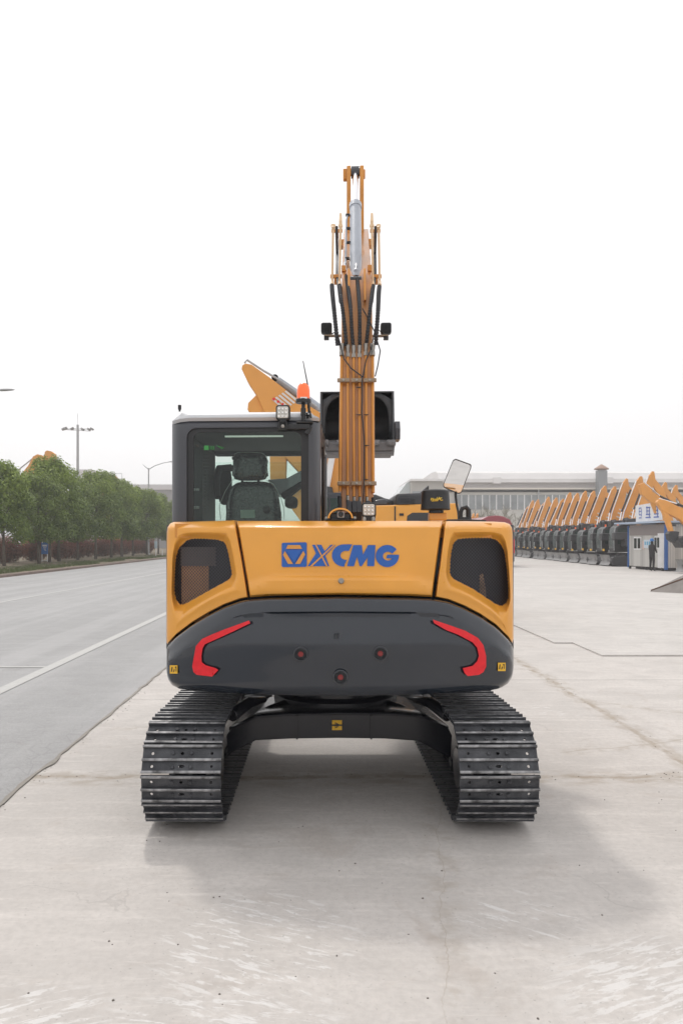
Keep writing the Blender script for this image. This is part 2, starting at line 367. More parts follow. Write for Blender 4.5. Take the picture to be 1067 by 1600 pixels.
# grass blades on the verge
b = MB(); rnd = random.Random(3)
for i in range(16000):
    y = rnd.uniform(30, 80); x = -15.3-abs(rnd.gauss(0, 1.8)); 
    if mnoise.noise(Vector((x*.5, y*.25, 8))) < -.08: continue
    a = rnd.uniform(0, 3.14); h = rnd.uniform(.05, .16); wd = .03; z = .12
    dx, dy = math.cos(a)*wd, math.sin(a)*wd; lx = rnd.uniform(-.05, .05)
    b.poly([(x-dx, y-dy, z), (x+dx, y+dy, z), (x+lx, y+lx, z+h)])
o = b.build('grass', mat('grass_blades', (.10, .13, .04), .8, var=.4, scale=1.5), smooth=False, fixn=False); meta(o, 'sparse green grass growing on the verge behind the kerb', 'grass', kind='stuff')

# ------------------------------------------------------------------ foliage
def leafmat(name, col, alt, br=(.5, .5)):
    m = bpy.data.materials.new(name); m.use_nodes = True; n = m.node_tree; b = n.nodes['Principled BSDF']; L = n.links.new
    at = n.nodes.new('ShaderNodeAttribute'); at.attribute_name = 'tone'
    rp = n.nodes.new('ShaderNodeValToRGB'); rp.color_ramp.elements[0].color = (*col, 1); rp.color_ramp.elements[1].color = (*alt, 1)
    L(at.outputs['Fac'], rp.inputs[0]); L(rp.outputs[0], b.inputs['Base Color']); b.inputs['Roughness'].default_value = .6
    tr = n.nodes.new('ShaderNodeBsdfTranslucent'); L(rp.outputs[0], tr.inputs[0]); mix = n.nodes.new('ShaderNodeMixShader'); mix.inputs[0].default_value = .25
    L(b.outputs[0], mix.inputs[1]); L(tr.outputs[0], mix.inputs[2]); L(mix.outputs[0], n.nodes['Material Output'].inputs[0]); return m
M_LEAF = leafmat('tree_leaves', (.045, .090, .014), (.22, .30, .045))
M_LEAF2 = leafmat('tree_leaves_light', (.055, .11, .016), (.27, .36, .05))
M_PHOT = leafmat('photinia_leaves', (.07, .04, .022), (.34, .11, .06))
M_BARK = mat('bark', (.115, .095, .075), .9, var=.3, scale=6, bump=.5)
def leaves_mesh(name, seed, clumps, nleaf, size, m, tone=lambda v, r: r):
    rnd = random.Random(seed); vs = []; fs = []; tn = []
    tot = sum(c[1]**2 for c in clumps)
    for c, r in clumps:
        k = int(nleaf*r*r/tot); c = Vector(c); ct = rnd.uniform(-.2, .2)
        for _ in range(k):
            d = Vector((rnd.gauss(0, 1), rnd.gauss(0, 1), rnd.gauss(0, 1))).normalized(); q = rnd.random()**.35
            p = c+d*r*q*(1+.25*mnoise.noise(c+d*1.7)); 
            nrm = (d+Vector((rnd.uniform(-1, 1), rnd.uniform(-1, 1), rnd.uniform(-.3, 1.2)))*.9).normalized()
            u = nrm.orthogonal().normalized(); u = Matrix.Rotation(rnd.uniform(0, 6.28), 3, nrm) @ u; v = nrm.cross(u); s = size*rnd.uniform(.6, 1.3)
            i = len(vs); vs += [p-u*s*.5, p+v*s*.25, p+u*s*.5, p-v*s*.25]; fs.append((i, i+1, i+2, i+3))
            t = min(1, max(0, tone(p, rnd.random())+ct)); tn += [t]*4
    me = bpy.data.meshes.new(name); me.from_pydata([tuple(v) for v in vs], [], fs); me.materials.append(m)
    a = me.attributes.new('tone', 'FLOAT', 'POINT'); a.data.foreach_set('value', tn); return me
def make_tree_meshes(seed, m):
    rnd = random.Random(seed); cl = []
    for i in range(34):
        t = rnd.random(); z = 2.3+t*4.6; rr = (1-(abs(t-.35)/.75)**2.0)*2.1
        a = rnd.uniform(0, 6.28); q = rr*math.sqrt(rnd.random())*.95; cl.append(((math.cos(a)*q, math.sin(a)*q, z), rnd.uniform(.55, .95)))
    for i in range(6): cl.append(((rnd.gauss(0, .5), rnd.gauss(0, .5), 6.4+rnd.random()*.7), .45))
    crown = leaves_mesh('crown', seed, cl, 13000, .21, m, lambda p, r: .25+.5*r+.05*(p.z-4))
    b = MB(); b.tube([(0, 0, -.1), (.03, .02, 1), (0, .05, 2.4), (.08, 0, 4.2), (.05, 0, 5.8)], [.14, .10, .085, .055, .02], 8)
    for i in range(9):
        z = 1.9+i*.4; a = i*2.4; L = 1.5-.08*i; b.tube([(0, 0, z), (math.cos(a)*L*.5, math.sin(a)*L*.5, z+.5), (math.cos(a)*L, math.sin(a)*L, z+1.1)], [.05, .035, .01], 6)
    bmesh.ops.recalc_face_normals(b.bm, faces=b.bm.faces); tm = bpy.data.meshes.new('trunk'); b.bm.to_mesh(tm); b.bm.free(); tm.materials.append(M_BARK)
    for p in tm.polygons: p.use_smooth = True
    return crown, tm
TM = [make_tree_meshes(11, M_LEAF), make_tree_meshes(23, M_LEAF2), make_tree_meshes(37, M_LEAF)]
def add_tree(x, y, k, s, label, zz=.12):
    t = thing('roadside_tree', (x, y, zz), label, 'tree', 'trees in a row behind the kerb', world=False)
    for nm, me in (('crown', TM[k][0]), ('trunk', TM[k][1])):
        o = bpy.data.objects.new(nm, me); C.objects.link(o); o.parent = t
    t.rotation_euler.z = random.uniform(0, 6.28); t.scale = (s*random.uniform(.95, 1.05), s, s*random.uniform(.95, 1.05)); return t
TREES = [(38.5, 'nearest tree of the roadside row, cut by the left picture edge'),
 (43.8, 'green tree with a bare trunk standing left of the blue notice board'),
 (48.6, 'green tree just behind the blue notice board'), (53.6, 'green tree next right of the blue notice board'),
 (57.2, 'second tree right of the blue notice board'), (61.3, 'roadside tree below the tall floodlight mast'),
 (66.0, 'third tree left of the slim street lamp'), (69.8, 'roadside tree in front of the lone orange boom tip'), (73.8, 'bushy tree directly left of the slim street lamp'),
 (79.0, 'roadside tree at the foot of the slim street lamp'), (85.0, 'tree just right of the slim street lamp'), (92.0, 'farthest tree of the row, against the grey-haired cab edge')]
TREES.insert(3, (51.0, 'slim tree squeezed behind the blue notice board and its right neighbour'))
TREES[-1] = (92.0, 'farthest tree of the row, beside the cab edge of the excavator')
for i, (y, lb) in enumerate(TREES): add_tree(-18.5-random.uniform(0, .5), y, [0, 1, 2, 1, 0, 2, 1, 0, 1, 2, 1, 0, 2][i], (.86 if y < 50 else random.choice([.90, .95, 1.0])), lb)
cl = [((random.gauss(0, .35), random.gauss(0, .35), .85+random.gauss(0, .25)), .75) for _ in range(9)]
BM = [leaves_mesh('foliage', s, [((c[0][0]*(1+.1*s), c[0][1], c[0][2]), c[1]) for c in cl], 5200, .13, M_PHOT, lambda p, r: .1+.45*r+.30*(p.z-.7)) for s in (1, 2)]
sb = MB(); 
for i in range(6): a = i*1.05; sb.tube([(0, 0, -.1), (math.cos(a)*.3, math.sin(a)*.3, .9)], [.04, .015], 6)
bmesh.ops.recalc_face_normals(sb.bm, faces=sb.bm.faces); SBM = bpy.data.meshes.new('stems'); sb.bm.to_mesh(SBM); sb.bm.free(); SBM.materials.append(M_BARK)
BUSH = ['at the left picture edge, behind the nearest trunk', 'right of the bare trunk at the left edge', 'just left of the blue notice board', 'directly right of the blue notice board', 'second right of the blue notice board',
 'third right of the blue notice board', 'fourth right of the blue notice board', 'fifth right of the blue notice board', 'sixth right of the blue notice board', 'seventh right of the blue notice board', 'second left of the street lamp pole', 'nearest left of the street lamp pole',
 'behind the street lamp pole', 'first right of the street lamp pole', 'behind the small pale sign post', 'last before the orange hood of the excavator']
for i in range(16):
    y = 47.5+i*2.75+random.uniform(-.3, .3)
    t = thing('hedge_bush', (-21.0+random.uniform(-.2, .2), y, .2), 'clipped round reddish bush '+BUSH[i], 'bush', 'round clipped red-leaved bushes under the trees', world=False)
    for nm, me in (('foliage', BM[i % 2]), ('stems', SBM)):
        o = bpy.data.objects.new(nm, me); C.objects.link(o); o.parent = t
    s = random.uniform(1.0, 1.1); t.scale = (s*.84, s*.84, s); t.rotation_euler.z = random.uniform(0, 6)

# ------------------------------------------------------------------ street furniture
def lamp(x, y, h, arm, label):
    t = thing('street_lamp', (x, y, 0), label, 'street lamp', 'grey street lamps along the kerb', world=False)
    b = MB(); b.lathe([(.16, .1), (.16, .25), (.11, .3), (.10, .4), (.07, h)], (0, 0, 0), n=14); b.build('pole', M_LGREY, t)
    b = MB(); b.tube([(0, 0, h-.15), (arm*.25, 0, h+.25), (arm*.6, 0, h+.55), (arm*.85, 0, h+.66)], [.05, .045, .04, .035], 8); b.tube([(0, 0, h-.15), (-.35, 0, h+.15), (-.62, 0, h+.38)], [.045, .04, .03], 8); b.build('arm', M_LGREY, t)
    b = MB(); pr = [(0.0, 0.02), (.07, .06), (.15, .10), (.17, .35), (.12, .7), (.03, .85), (0.0, .87)]
    rows = [[(arm*.82+l, math.cos(a)*r, h+.66+math.sin(a)*r*(.55 if math.sin(a) > 0 else .25)+.05*l) for a in [k*math.pi/6 for k in range(12)]] for r, l in [(max(r, .002), l) for r, l in pr]]
    b.grid(rows, True); b.build('lamp_head', M_LGREY, t)
lamp(-18.6, 38.5, 8.9, 2.2, 'grey street lamp whose head reaches in at the left picture edge')
lamp(-18.6, 80, 9.6, 2.6, 'slim grey street lamp rising above the trees just left of the cab')
t = thing('floodlight_mast', W(122, 845, 78)*1, 'tall pale floodlight mast with a ring of lamps above the trees', 'floodlight mast', world=False)
t.location.z = 0
b = MB(); b.lathe([(.20, 0), (.12, 14)], (0, 0, 0), n=12); b.tube([(0, 0, 14), (0, 0, 15.2)], .02, 6); b.build('pole', M_LGREY, t)
b = MB(); b.tube([(-1.6, 0, 13.55), (1.6, 0, 13.55)], .04, 6); b.tube([(-1.2, -.5, 13.4), (1.2, .5, 13.4)], .03, 6); b.build('crossbar', M_LGREY, t)
for k, (x, dy) in enumerate(((-1.5, 0), (-1.15, -.4), (-.5, -.2), (.45, .2), (1.1, .3), (1.5, 0))):
    b = MB(); b.box((x, dy, 13.55), (.36, .3, .22), Matrix.Rotation(R_(-30 if x < 0 else 30), 3, 'Y')); b.build('floodlight', mat('lamp_housing', (.30, .30, .30), .5), t, bevel=.02)
# blue notice board
t = thing('notice_board', W(70.5, 845, 52).xy.to_3d(), 'blue notice board with white writing on two white legs in front of the hedge', 'sign', world=False)
b = MB(); b.box((0, 0, 1.25), (.46, .05, .98)); b.build('panel', mat('sign_blue', (.045, .17, .48), .4), t, bevel=.005)
b = MB()
for (x0, x1, z0, z1) in ((-.19, -.12, 1.54, 1.68), (-.16, .16, 1.34, 1.42), (-.14, .15, 1.28, 1.31), (-.1, .13, 1.18, 1.22), (-.05, .08, 1.08, 1.12), (.0, .12, 1.0, 1.03)): b.box(((x0+x1)/2, -.029, (z0+z1)/2), (x1-x0, .006, z1-z0))
b.build('writing', M_WHT, t)
for sx in (-.19, .19): b = MB(); b.box((sx, 0, .43), (.045, .045, .66)); b.build('leg', M_WHT, t)
b = MB(); b.box((0, 0, .3), (.34, .03, .04)); b.build('crossbar', M_WHT, t)
for px, ztop, lb in ((244, 1.4, 'small white sign plate on a short post at the far end of the hedge'), (254, .75, 'short white marker post at the far end of the verge')):
    t = thing('marker_post', W(px, 845, 74).xy.to_3d()+Vector((0, 0, .1)), lb, 'post', world=False)
    b = MB(); b.tube([(0, 0, 0), (0, 0, ztop)], .04, 8); b.build('post', M_WHT, t)
    if ztop > 1: b = MB(); b.box((0, -.05, 1.2), (.28, .03, .7)); b.build('plate', mat('pale_blue_plate', (.45, .55, .62), .5), t)

# ------------------------------------------------------------------ far buildings
def cladding(name, col, scale, var=.06):
    m = bpy.data.materials.new(name); m.use_nodes = True; n = m.node_tree; b = n.nodes['Principled BSDF']; L = n.links.new
    tc = n.nodes.new('ShaderNodeTexCoord'); wv = n.nodes.new('ShaderNodeTexWave'); wv.inputs['Scale'].default_value = scale; wv.bands_direction = 'X' ; L(tc.outputs['Object'], wv.inputs['Vector'])
    wy = n.nodes.new('ShaderNodeTexWave'); wy.inputs['Scale'].default_value = scale; wy.bands_direction = 'Y'; L(tc.outputs['Object'], wy.inputs['Vector'])
    mm = n.nodes.new('ShaderNodeMath'); mm.operation = 'MULTIPLY'; L(wv.outputs['Fac'], mm.inputs[0]); L(wy.outputs['Fac'], mm.inputs[1])
    rp = n.nodes.new('ShaderNodeValToRGB'); rp.color_ramp.elements[0].color = (*[c*.70 for c in col], 1); rp.color_ramp.elements[1].color = (*col, 1); rp.color_ramp.elements[1].position = .25
    L(mm.outputs[0], rp.inputs[0]); L(rp.outputs[0], b.inputs['Base Color']); b.inputs['Roughness'].default_value = .6; return m
M_CLAD = cladding('pale_cladding', (.84, .81, .75), .5); M_ROOF = mat('roof_grey', (.76, .74, .73), .6, var=.05, scale=.3)
M_FWIN = mat('far_window', (.26, .28, .29), .3, var=.3, scale=.4); M_DKB = mat('darker_roof_grey', (.64, .61, .61), .7)  # one even grey for the vent and hall roof, darker than roof_grey
YB = 132
fac = thing('factory_hall', (40, YB, 0), 'long pale factory hall with curved roof and a window band across the background', 'building')
x0, x1 = W(684, 0, YB).x, 150
b = MB(); b.box(((x0+x1)/2, YB+12, 5.2), (x1-x0, 24, 10.4)); b.build('wall', M_CLAD, fac)
b = MB(); rf = [(YB-.4, 12.15), (YB-.4, 12.8), (YB+.6, 13.9), (YB+3.0, 14.4), (YB+8, 14.6), (YB+24, 14.4), (YB+24, 12.15)]; b.prism(rf, 'yz', x0, x1); b.build('roof', M_ROOF, fac, ang=20)
b = MB(); b.box(((x0+x1)/2, YB+6, 11.6), (x1-x0-.2, 10, 1.1)); b.build('ridge_vent', M_DKB, fac)
b = MB(); b.box(((x0+x1)/2-3.5, YB-.6, 11.0), (x1-x0+7, 1.2, .28)); b.build('gutter', mat('gutter_beige', (.68, .63, .56), .6), fac)
xx = x0+3; k = 0
while xx < 72:
    b = MB(); b.box((xx+1.2, YB-.05, 8.6), (2.25, .2, 2.6)); w_ = b.build('window', M_FWIN, fac)
    b = MB(); b.box((xx+1.2, YB-.2, 8.6), (.12, .1, 2.6)); b.box((xx+2.42, YB-.2, 8.6), (.2, .1, 2.7)); b.build('mullion', M_WHT, w_)
    if k % 6 == 0: b = MB(); b.tube([(xx-.1, YB-.35, 11), (xx-.1, YB-.35, 0)], .12, 6); b.build('downpipe', M_LGREY, fac)
    if k % 8 == 3: b = MB(); b.box((xx, YB+.3, 12.5), (1.4, 1.6, 1.1)); b.build('roof_vent', M_ROOF, fac)
    xx += 2.5; k += 1
b = MB(); cx = W(939, 0, YB-3).x; b.box((cx, YB-3, 9), (1.5, 1.5, 10)); b.build('stack_shaft', mat('duct_grey', (.25, .26, .27), .5, .3), fac)
b = MB(); b.lathe([(.1, 15.1), (1.25, 14.35), (1.25, 14.2), (.8, 14.1)], (cx, YB-3, 0), n=12); b.build('stack_cap', mat('rusty_cap', (.35, .22, .16), .7), fac)
YW = 110
wg = thing('low_annexe', (W(650, 0, YW).x, YW, 0), 'low pale annexe with a glazed sloping end in front of the factory hall', 'building')
xa, xb = W(642, 0, YW).x, W(692, 0, YW).x
b = MB(); b.prism([(xa, 0), (xb, 0), (xb, 10.6), (xa, 10.6)], 'xz', YW, YW+15); b.build('wall', cladding('annexe_cladding', (.66, .63, .58), .5), wg)
b = MB(); b.box(((xa+xb)/2, YW+7, 10.75), (xb-xa+.4, 15.6, .3)); b.build('roof', M_ROOF, wg)
b = MB(); b.prism([(xa-2.6, 0), (xa-.02, 0), (xa-.02, 10.5), (xa-.5, 10.5), (xa-2.6, 7.6)], 'xz', YW+1, YW+13); b.build('glazed_end', mat('pale_glazing', (.50, .54, .54), .2), wg)
for i in range(2):
    b = MB(); b.box((xa+1.2+i*2.4, YW-.05, 8.0), (2.0, .2, 2.2)); b.build('window', M_FWIN, wg)
# grey hall and white tower on the far left
g = thing('grey_hall', (W(235, 0, 150).x, 150, 0), 'flat grey hall wall seen behind the street lamp left of the cab', 'building')
b = MB(); b.box((W(240, 0, 150).x, 156, 6.1), (16, 12, 12.2)); b.build('wall', mat('hall_grey', (.30, .29, .29), .7), g)
b = MB(); b.box((W(240, 0, 150).x, 156, 12.3), (16.4, 12.4, .4)); b.build('roof', M_DKB, g)
g = thing('white_hall', (W(180, 0, 170).x, 170, 0), 'pale low hall with a raised curved block behind the treetops', 'building')
b = MB(); xa = W(150, 0, 170).x; b.prism([(xa, 0), (xa+18, 0), (xa+18, 14.8), (xa, 14.8)], 'xz', 171, 184); b.build('wall', mat('hall_white', (.62, .60, .60), .6), g)
b = MB(); xa = W(132, 0, 170).x; b.prism([(xa, 0), (xa+4.2, 0), (xa+4.2, 16.6), (xa+3.6, 17.6), (xa+2.8, 17.8), (xa, 17.8)], 'xz', 166, 170.9); b.build('raised_block', mat('hall_white2', (.66, .62, .63), .6), g)
b = MB(); xa = W(186, 0, 165).x
for dx in (0, 1.7): b.tube([(xa-1+dx, 165, 10), (xa-1+dx, 165, 16.8)], .06, 6)
b.tube([(xa-1, 165, 16.8), (xa+.7, 165, 16.8)], .06, 6); b.tube([(xa-1, 165, 15.6), (xa+.7, 165, 15.6)], .05, 6); b.build('roof_rail', M_LGREY, g)

# bare winter trees before the factory
def bare_tree_mesh(seed):
    rnd = random.Random(seed); b = MB()
    def br(p, d, L, r, lv):
        q = p+d*L; b.tube([p, p+d*L*.5+Vector((rnd.gauss(0, .04), rnd.gauss(0, .04), 0))*L, q], [r, r*.8, r*.55], 4 if lv else 6, False)
        if lv >= 4: return
        for k in range(3 if lv < 3 else 4):
            dd = (d+Vector((rnd.gauss(0, .45), rnd.gauss(0, .45), rnd.uniform(-.05, .35)))).normalized(); br(p+d*L*rnd.uniform(.45, 1), dd, L*rnd.uniform(.6, .8), r*.55, lv+1)
    br(Vector((0, 0, -.1)), Vector((0, 0, 1)), 2.6, .13, 0)
    me = bpy.data.meshes.new('branches'); b.bm.to_mesh(me); b.bm.free(); me.materials.append(mat('bare_twigs', (.22, .20, .15), .9, var=.2, scale=2)); return me
BT = [bare_tree_mesh(s) for s in (5, 9, 14)]
blab = ['directly right of the round mirror', 'second right of the round mirror', 'above the red van roof', 'above the left corner of the red van', 'behind the stack of orange forks', 'left of the first parked excavator boom', 'behind the first parked excavator boom', 'behind the black air cleaner bowl', 'between the air cleaner bowl and the mirror', 'left of the black air cleaner bowl', 'beyond the second parked excavator boom', 'leftmost, beside the annexe glazing', 'beyond the parked boom row, third gap', 'beyond the parked boom row, fourth gap']
for i, px in enumerate((738, 756, 772, 744, 730, 786, 806, 682, 705, 660, 822, 625, 845, 868)):
    o = bpy.data.objects.new('bare_tree', BT[i % 3]); C.objects.link(o); o.location = (W(px, 0, 98+3*(i % 3)).x, 98+3*(i % 3), 0); o.rotation_euler.z = i*1.3; s = 1.08+.08*(i % 3); o.scale = (s*1.1, s*1.1, s*.95)
    meta(o, 'leafless grey-brown tree '+blab[i], 'tree', 'bare trees in front of the factory hall')

# ================================================================== PARKED MACHINES
M_BGO = mat('parked_orange', (.74, .33, .07), .45, var=.08, scale=1.5); M_BGD = mat('parked_dark', (.035, .036, .04), .5, var=.2, scale=2)
M_BGG = mat('parked_cab_glass', (.025, .045, .040), .18, var=.3, scale=1.5); M_STRP = mat('stripe_decal', (.70, .66, .62), .5)
def parked_proto():
    t = thing('parked_excavator', (0, 0, 0), 'x', 'excavator', 'yellow excavators parked side by side with booms raised', world=False)
    for s in (-1, 1):
        b = MB(); pr = []
        for k in range(9): a = math.pi/2+k*math.pi/8; pr.append((-.95+.33*math.cos(a), .33+.33*math.sin(a)))
        for k in range(9): a = -math.pi/2+k*math.pi/8; pr.append((1.15+.33*math.cos(a), .33+.33*math.sin(a)))
        b.prism(pr, 'xz', s*.88-.22, s*.88+.22)
        for k in range(13): b.box((-1.0+k*.185, s*.88, .665), (.03, .45, .03)); b.box((-1.2+k*.185, s*.88, .0), (.03, .45, .02))
        for k in range(7): a = math.pi/2+k*math.pi/6; b.box((-.95+.345*math.cos(a), s*.88, .33+.345*math.sin(a)), (.035, .45, .035))
        b.build('track', M_BGD, t)
    b = MB(); b.box((0, 0, .45), (1.6, 1.4, .3)); b.cyl((0, 0, .55), (0, 0, .85), .45); b.build('undercarriage', M_BGD, t)
    # dozer blade at the rear
    b = MB(); pf = []
    for k in range(9): a = R_(-62+k*15); pf.append((-2.12+.30*math.cos(a), .40+.38*math.sin(a)))
    pf2 = [(x+.035, z) for x, z in pf[::-1]]; b.prism(pf+pf2, 'xz', -.82, .82)
    for s in (-.4, .4): b.prism([(-1.85, .3), (-1.85, .44), (-.6, .55), (-.6, .4)], 'xz', s-.06, s+.06)
    b.build('dozer_blade', mat('blade_grey', (.24, .24, .24), .5, var=.2, scale=3), t)
    b = MB(); pl = [(1.35, -.95), (1.05, -1.08), (-.2, -1.08), (-.2, 1.08), (1.05, 1.08), (1.35, .95)]; b.prism(pl, 'xy', .88, 1.25); b.build('counterweight', M_BGD, t, bevel=.06)
    b = MB(); pl = [(1.3, -.9), (1.1, -1.03), (-.9, -1.03), (-.9, -.25), (.3, -.25), (.3, 1.03), (1.1, 1.03), (1.3, .9)]; b.prism(pl, 'xy', 1.255, 1.72); b.build('engine_cover', M_BGD, t, bevel=.06)
    b = MB(); cp = [(.25, .88), (.25, 2.5), (.15, 2.60), (-.95, 2.60), (-1.16, 2.42), (-1.25, 1.9), (-1.22, .88)]; b.prism(cp, 'xz', -.12, .98); cab_ = b.build('cab', M_BGD, t, bevel=.05)
    b = MB(); b.prism([(-1.255, 1.92), (-1.17, 2.40), (-1.16, 2.40), (-1.22, 1.92), (-1.20, 1.12), (-1.235, 1.12)], 'xz', -.02, .88); b.build('window', M_BGG, cab_)
    b = MB(); b.tube([(-1.27, -.06, 1.0), (-1.29, -.06, 1.9), (-1.19, -.06, 2.45)], .03, 5); b.build('handrail', M_LGREY, cab_)
    b = MB(); b.box((-.5, -.125, 1.9), (1.1, .02, 1.0)); b.build('window', M_BGG, cab_)
    b = MB(); b.box((-1.25, .42, 1.02), (.05, .26, .14)); b.build('label', M_LAB, t)
    b = MB(); b.lathe([(.06, -.02), (.06, .02)], (-1.26, .86, .95), 'x', 10); b.build('headlamp', M_LGREY, t)
    b = MB(); b.cyl((-.7, .7, 2.60), (-.7, .7, 2.76), .06, .05, 10); b.build('beacon', M_ORG, t)
    b = MB(); b.box((-.55, -.62, 1.9), (.9, .5, .5)); b.build('valve_cover', M_BGD, t, bevel=.05)
    b = MB(); b.box((-.35, -.45, 2.8), (.7, .7, .42)); b.build('boom_base_guard', M_BGD, t, bevel=.08)
    n0 = len(t.children)
    bp = [(.0, 1.25), (-.12, 1.6), (.0, 3.0), (.15, 3.55), (.75, 5.15), (1.0, 5.72), (1.16, 5.85), (1.34, 5.72), (1.30, 5.2), (1.02, 4.0), (.75, 3.2), (.42, 2.5), (.3, 1.25)]
    b = MB(); b.prism(bp, 'xz', -.32, -.08); bo = b.build('boom', M_BGO, t, bevel=.015)
    b = MB()
    for k in range(3): 
        x0, z0 = .45+.10*k, 3.3+.25*k; b.prism([(x0, z0), (x0+.3, z0-.12), (x0+.34, z0-.04), (x0+.04, z0+.09)], 'xz', -.335, -.325)
    b.build('stripe_decal', M_STRP, bo)
    b = MB(); b.cyl((.02, -.2, 3.6), (.62, -.2, 5.1), .06, n=10); cy = b.build('arm_cylinder', M_BGD, t)
    b = MB(); b.cyl((-.15, -.2, 2.85), (.02, -.2, 3.6), .045, n=8); b.tube([(.02, -.27, 2.9), (.12, -.33, 3.6), (.72, -.33, 5.15), (.95, -.3, 5.7)], .035, 6); b.build('rod', M_CHR, cy)
    b = MB(); b.tube([(-.25, -.2, 2.7), (-.15, -.25, 3.0), (.1, -.25, 3.05), (.3, -.2, 2.9)], .05, 6); b.box((-.05, -.2, 2.75), (.4, .5, .3)); b.build('hose_bracket', M_BGD, t)
    b = MB(); b.prism([(1.05, 5.75), (1.25, 6.02), (1.38, 5.98), (1.45, 5.5), (2.0, 4.9), (2.15, 4.5), (2.72, 2.75), (2.62, 2.6), (2.42, 2.66), (1.62, 4.6), (1.15, 5.3)], 'xz', -.28, -.12); ar = b.build('arm', M_BGO, t, bevel=.012)
    b = MB(); b.cyl((1.38, -.2, 5.35), (2.05, -.2, 3.7), .05, n=8); b.build('bucket_cylinder', M_CYL, t)
    b = MB(); b.prism([(2.3, 2.8), (2.15, 2.5), (2.35, 2.2), (2.9, 2.05), (3.25, 2.3), (3.1, 2.42), (2.8, 2.4), (2.75, 2.75)], 'xz', -.42, .02); b.build('bucket', M_BGD, t, bevel=.02)
    for o in list(t.children)[n0:]: o.location.x -= .55
    return t
proto = parked_proto()
ords = ['nearest', 'second nearest', 'third nearest', 'fourth nearest', 'fifth nearest', 'sixth nearest', 'seventh nearest', 'eighth nearest', 'eighth farthest', 'seventh farthest', 'sixth farthest', 'fifth farthest', 'fourth farthest', 'third farthest', 'second farthest', 'farthest']
for k in range(16):
    o = proto if k == 0 else copy_tree(proto)
    Yk = 48.9+2.5*k+random.uniform(-.22, .22); o.location = (20.0+.062*(Yk-48.9)+.75, Yk, .02); o.rotation_euler.z = R_(random.uniform(-5, 4)); o.scale = (random.uniform(.95, 1.06), 1, random.uniform(.95, 1.05))
    o['label'] = 'parked excavator with raised orange boom, %s of the row left of the site booth' % ords[k]
# second row farther right, only its boom tips clear the booth
for k, (px, Y) in enumerate(((1012, 58), (1030, 61))):
    o = copy_tree(proto); o.location = (W(px, 0, Y).x, Y, .02); o['label'] = ['left', 'right'][k]+' one of the two parked excavators whose boom tips rise behind the site booth'
# ---- site booth
M_PANEL = cladding('booth_panel', (.60, .59, .56), 2.2)
M_BLUET = mat('booth_blue_trim', (.04, .14, .42), .5)
bt = thing('site_booth', (19.8, 42.5, 0), 'white corrugated site booth with blue trim and a white sign on its roof', 'booth')
A, Bp = Vector((18.62, 44.4)), Vector((19.1, 40.7)); ax = (Bp-A).normalized(); inn = Vector((-ax.y, ax.x)); 
rotb = Matrix.Rotation(math.atan2(ax.y, ax.x), 4, 'Z'); XB = Matrix.Translation((A.x, A.y, 0)) @ rotb     # local x along the front, local y into the booth
Lb = (Bp-A).length
b = MB(XB); b.box((Lb/2, 1.1, 1.35), (Lb, 2.2, 2.3)); b.build('wall', M_PANEL, bt)
b = MB(XB); b.box((Lb/2, -.012, 2.32), (Lb-.2, .025, .62)); b.build('fascia_board', mat('brown_fascia', (.26, .23, .22), .6), bt)
b = MB(XB); b.box((Lb/2-.2, 1.0, 2.75), (Lb+1.1, 3.1, .10)); b.build('roof', mat('roof_blue_white', (.38, .46, .58), .5), bt)
b = MB(XB); b.box((Lb+.06, -.03, 1.35), (.14, .14, 2.5)); b.build('corner_trim', M_BLUET, bt)
b = MB(XB); b.box((-.05, -.03, 1.35), (.06, .06, 2.5)); b.build('corner_trim', M_BLUET, bt)
for k, (u, z, wd, h) in enumerate(((.95, 1.55, .75, .75), (2.95, 1.6, .5, .7))):
    b = MB(XB); b.box((u, -.02, z), (wd, .05, h)); f = b.build('window_frame', M_WHT, bt)
    b = MB(XB); 
    for s in (-.25, .25): b.box((u+s*wd, -.05, z), (wd*.36, .02, h*.8))
    b.build('pane', M_BGG, f)
b = MB(XB); b.box((2.1, -.02, 1.52), (.95, .03, .48)); f = b.build('poster', mat('poster_pale', (.62, .70, .76), .5), bt)
b = MB(XB); 
for k in range(4): b.box((1.78+k*.21, -.042, 1.56), (.12, .012, .2))
b.build('writing', mat('poster_blue', (.15, .42, .62), .5), f)
b = MB(XB); b.box((1.55, -.02, 1.45), (.16, .03, .5)); b.build('notice', mat('notice_pink', (.65, .5, .45), .5), bt)
b = MB(XB); b.box((3.3, -.02, 1.15), (.62, .04, 1.95)); b.build('door', M_WHT, bt, bevel=.01)
b = MB(XB); b.box((Lb/2+.2, .4, .12), (Lb-.5, .5, .14)); 
for u in (.1, 1.8, 3.4): b.box((u, .0, .1), (.1, .1, .2))
b.build('base_skid', M_BGD, bt)
sg = thing('booth_sign', (19.0, 42.8, 2.8), 'white sign with blue characters standing on the booth roof', 'sign')
b = MB(XB); b.box((1.55, .3, 3.35), (2.6, .06, 1.05), Matrix.Rotation(R_(-3), 3, 'Y')); b.build('panel', M_WHT, sg)
b = MB(XB); rr = random.Random(4)
for k in range(3):
    cx_ = .75+k*.82
    for (dx, dz, ww, hh) in ((0, .28, .44, .07), (0, .08, .36, .06), (0, -.12, .44, .07), (0, -.3, .5, .07), (-.12, .1, .07, .5), (.13, .0, .07, .55)):
        if k == 0: ww *= .55; hh *= .8
        b.box((cx_+dx, .262, 3.36+dz), (ww, .012, hh))
b.build('characters', mat('sign_characters', (.10, .16, .45), .5), sg)
for u in (.6, 2.5): b = MB(XB); b.box((u, .36, 2.98), (.06, .06, .5)); b.build('post', M_LGREY, sg)
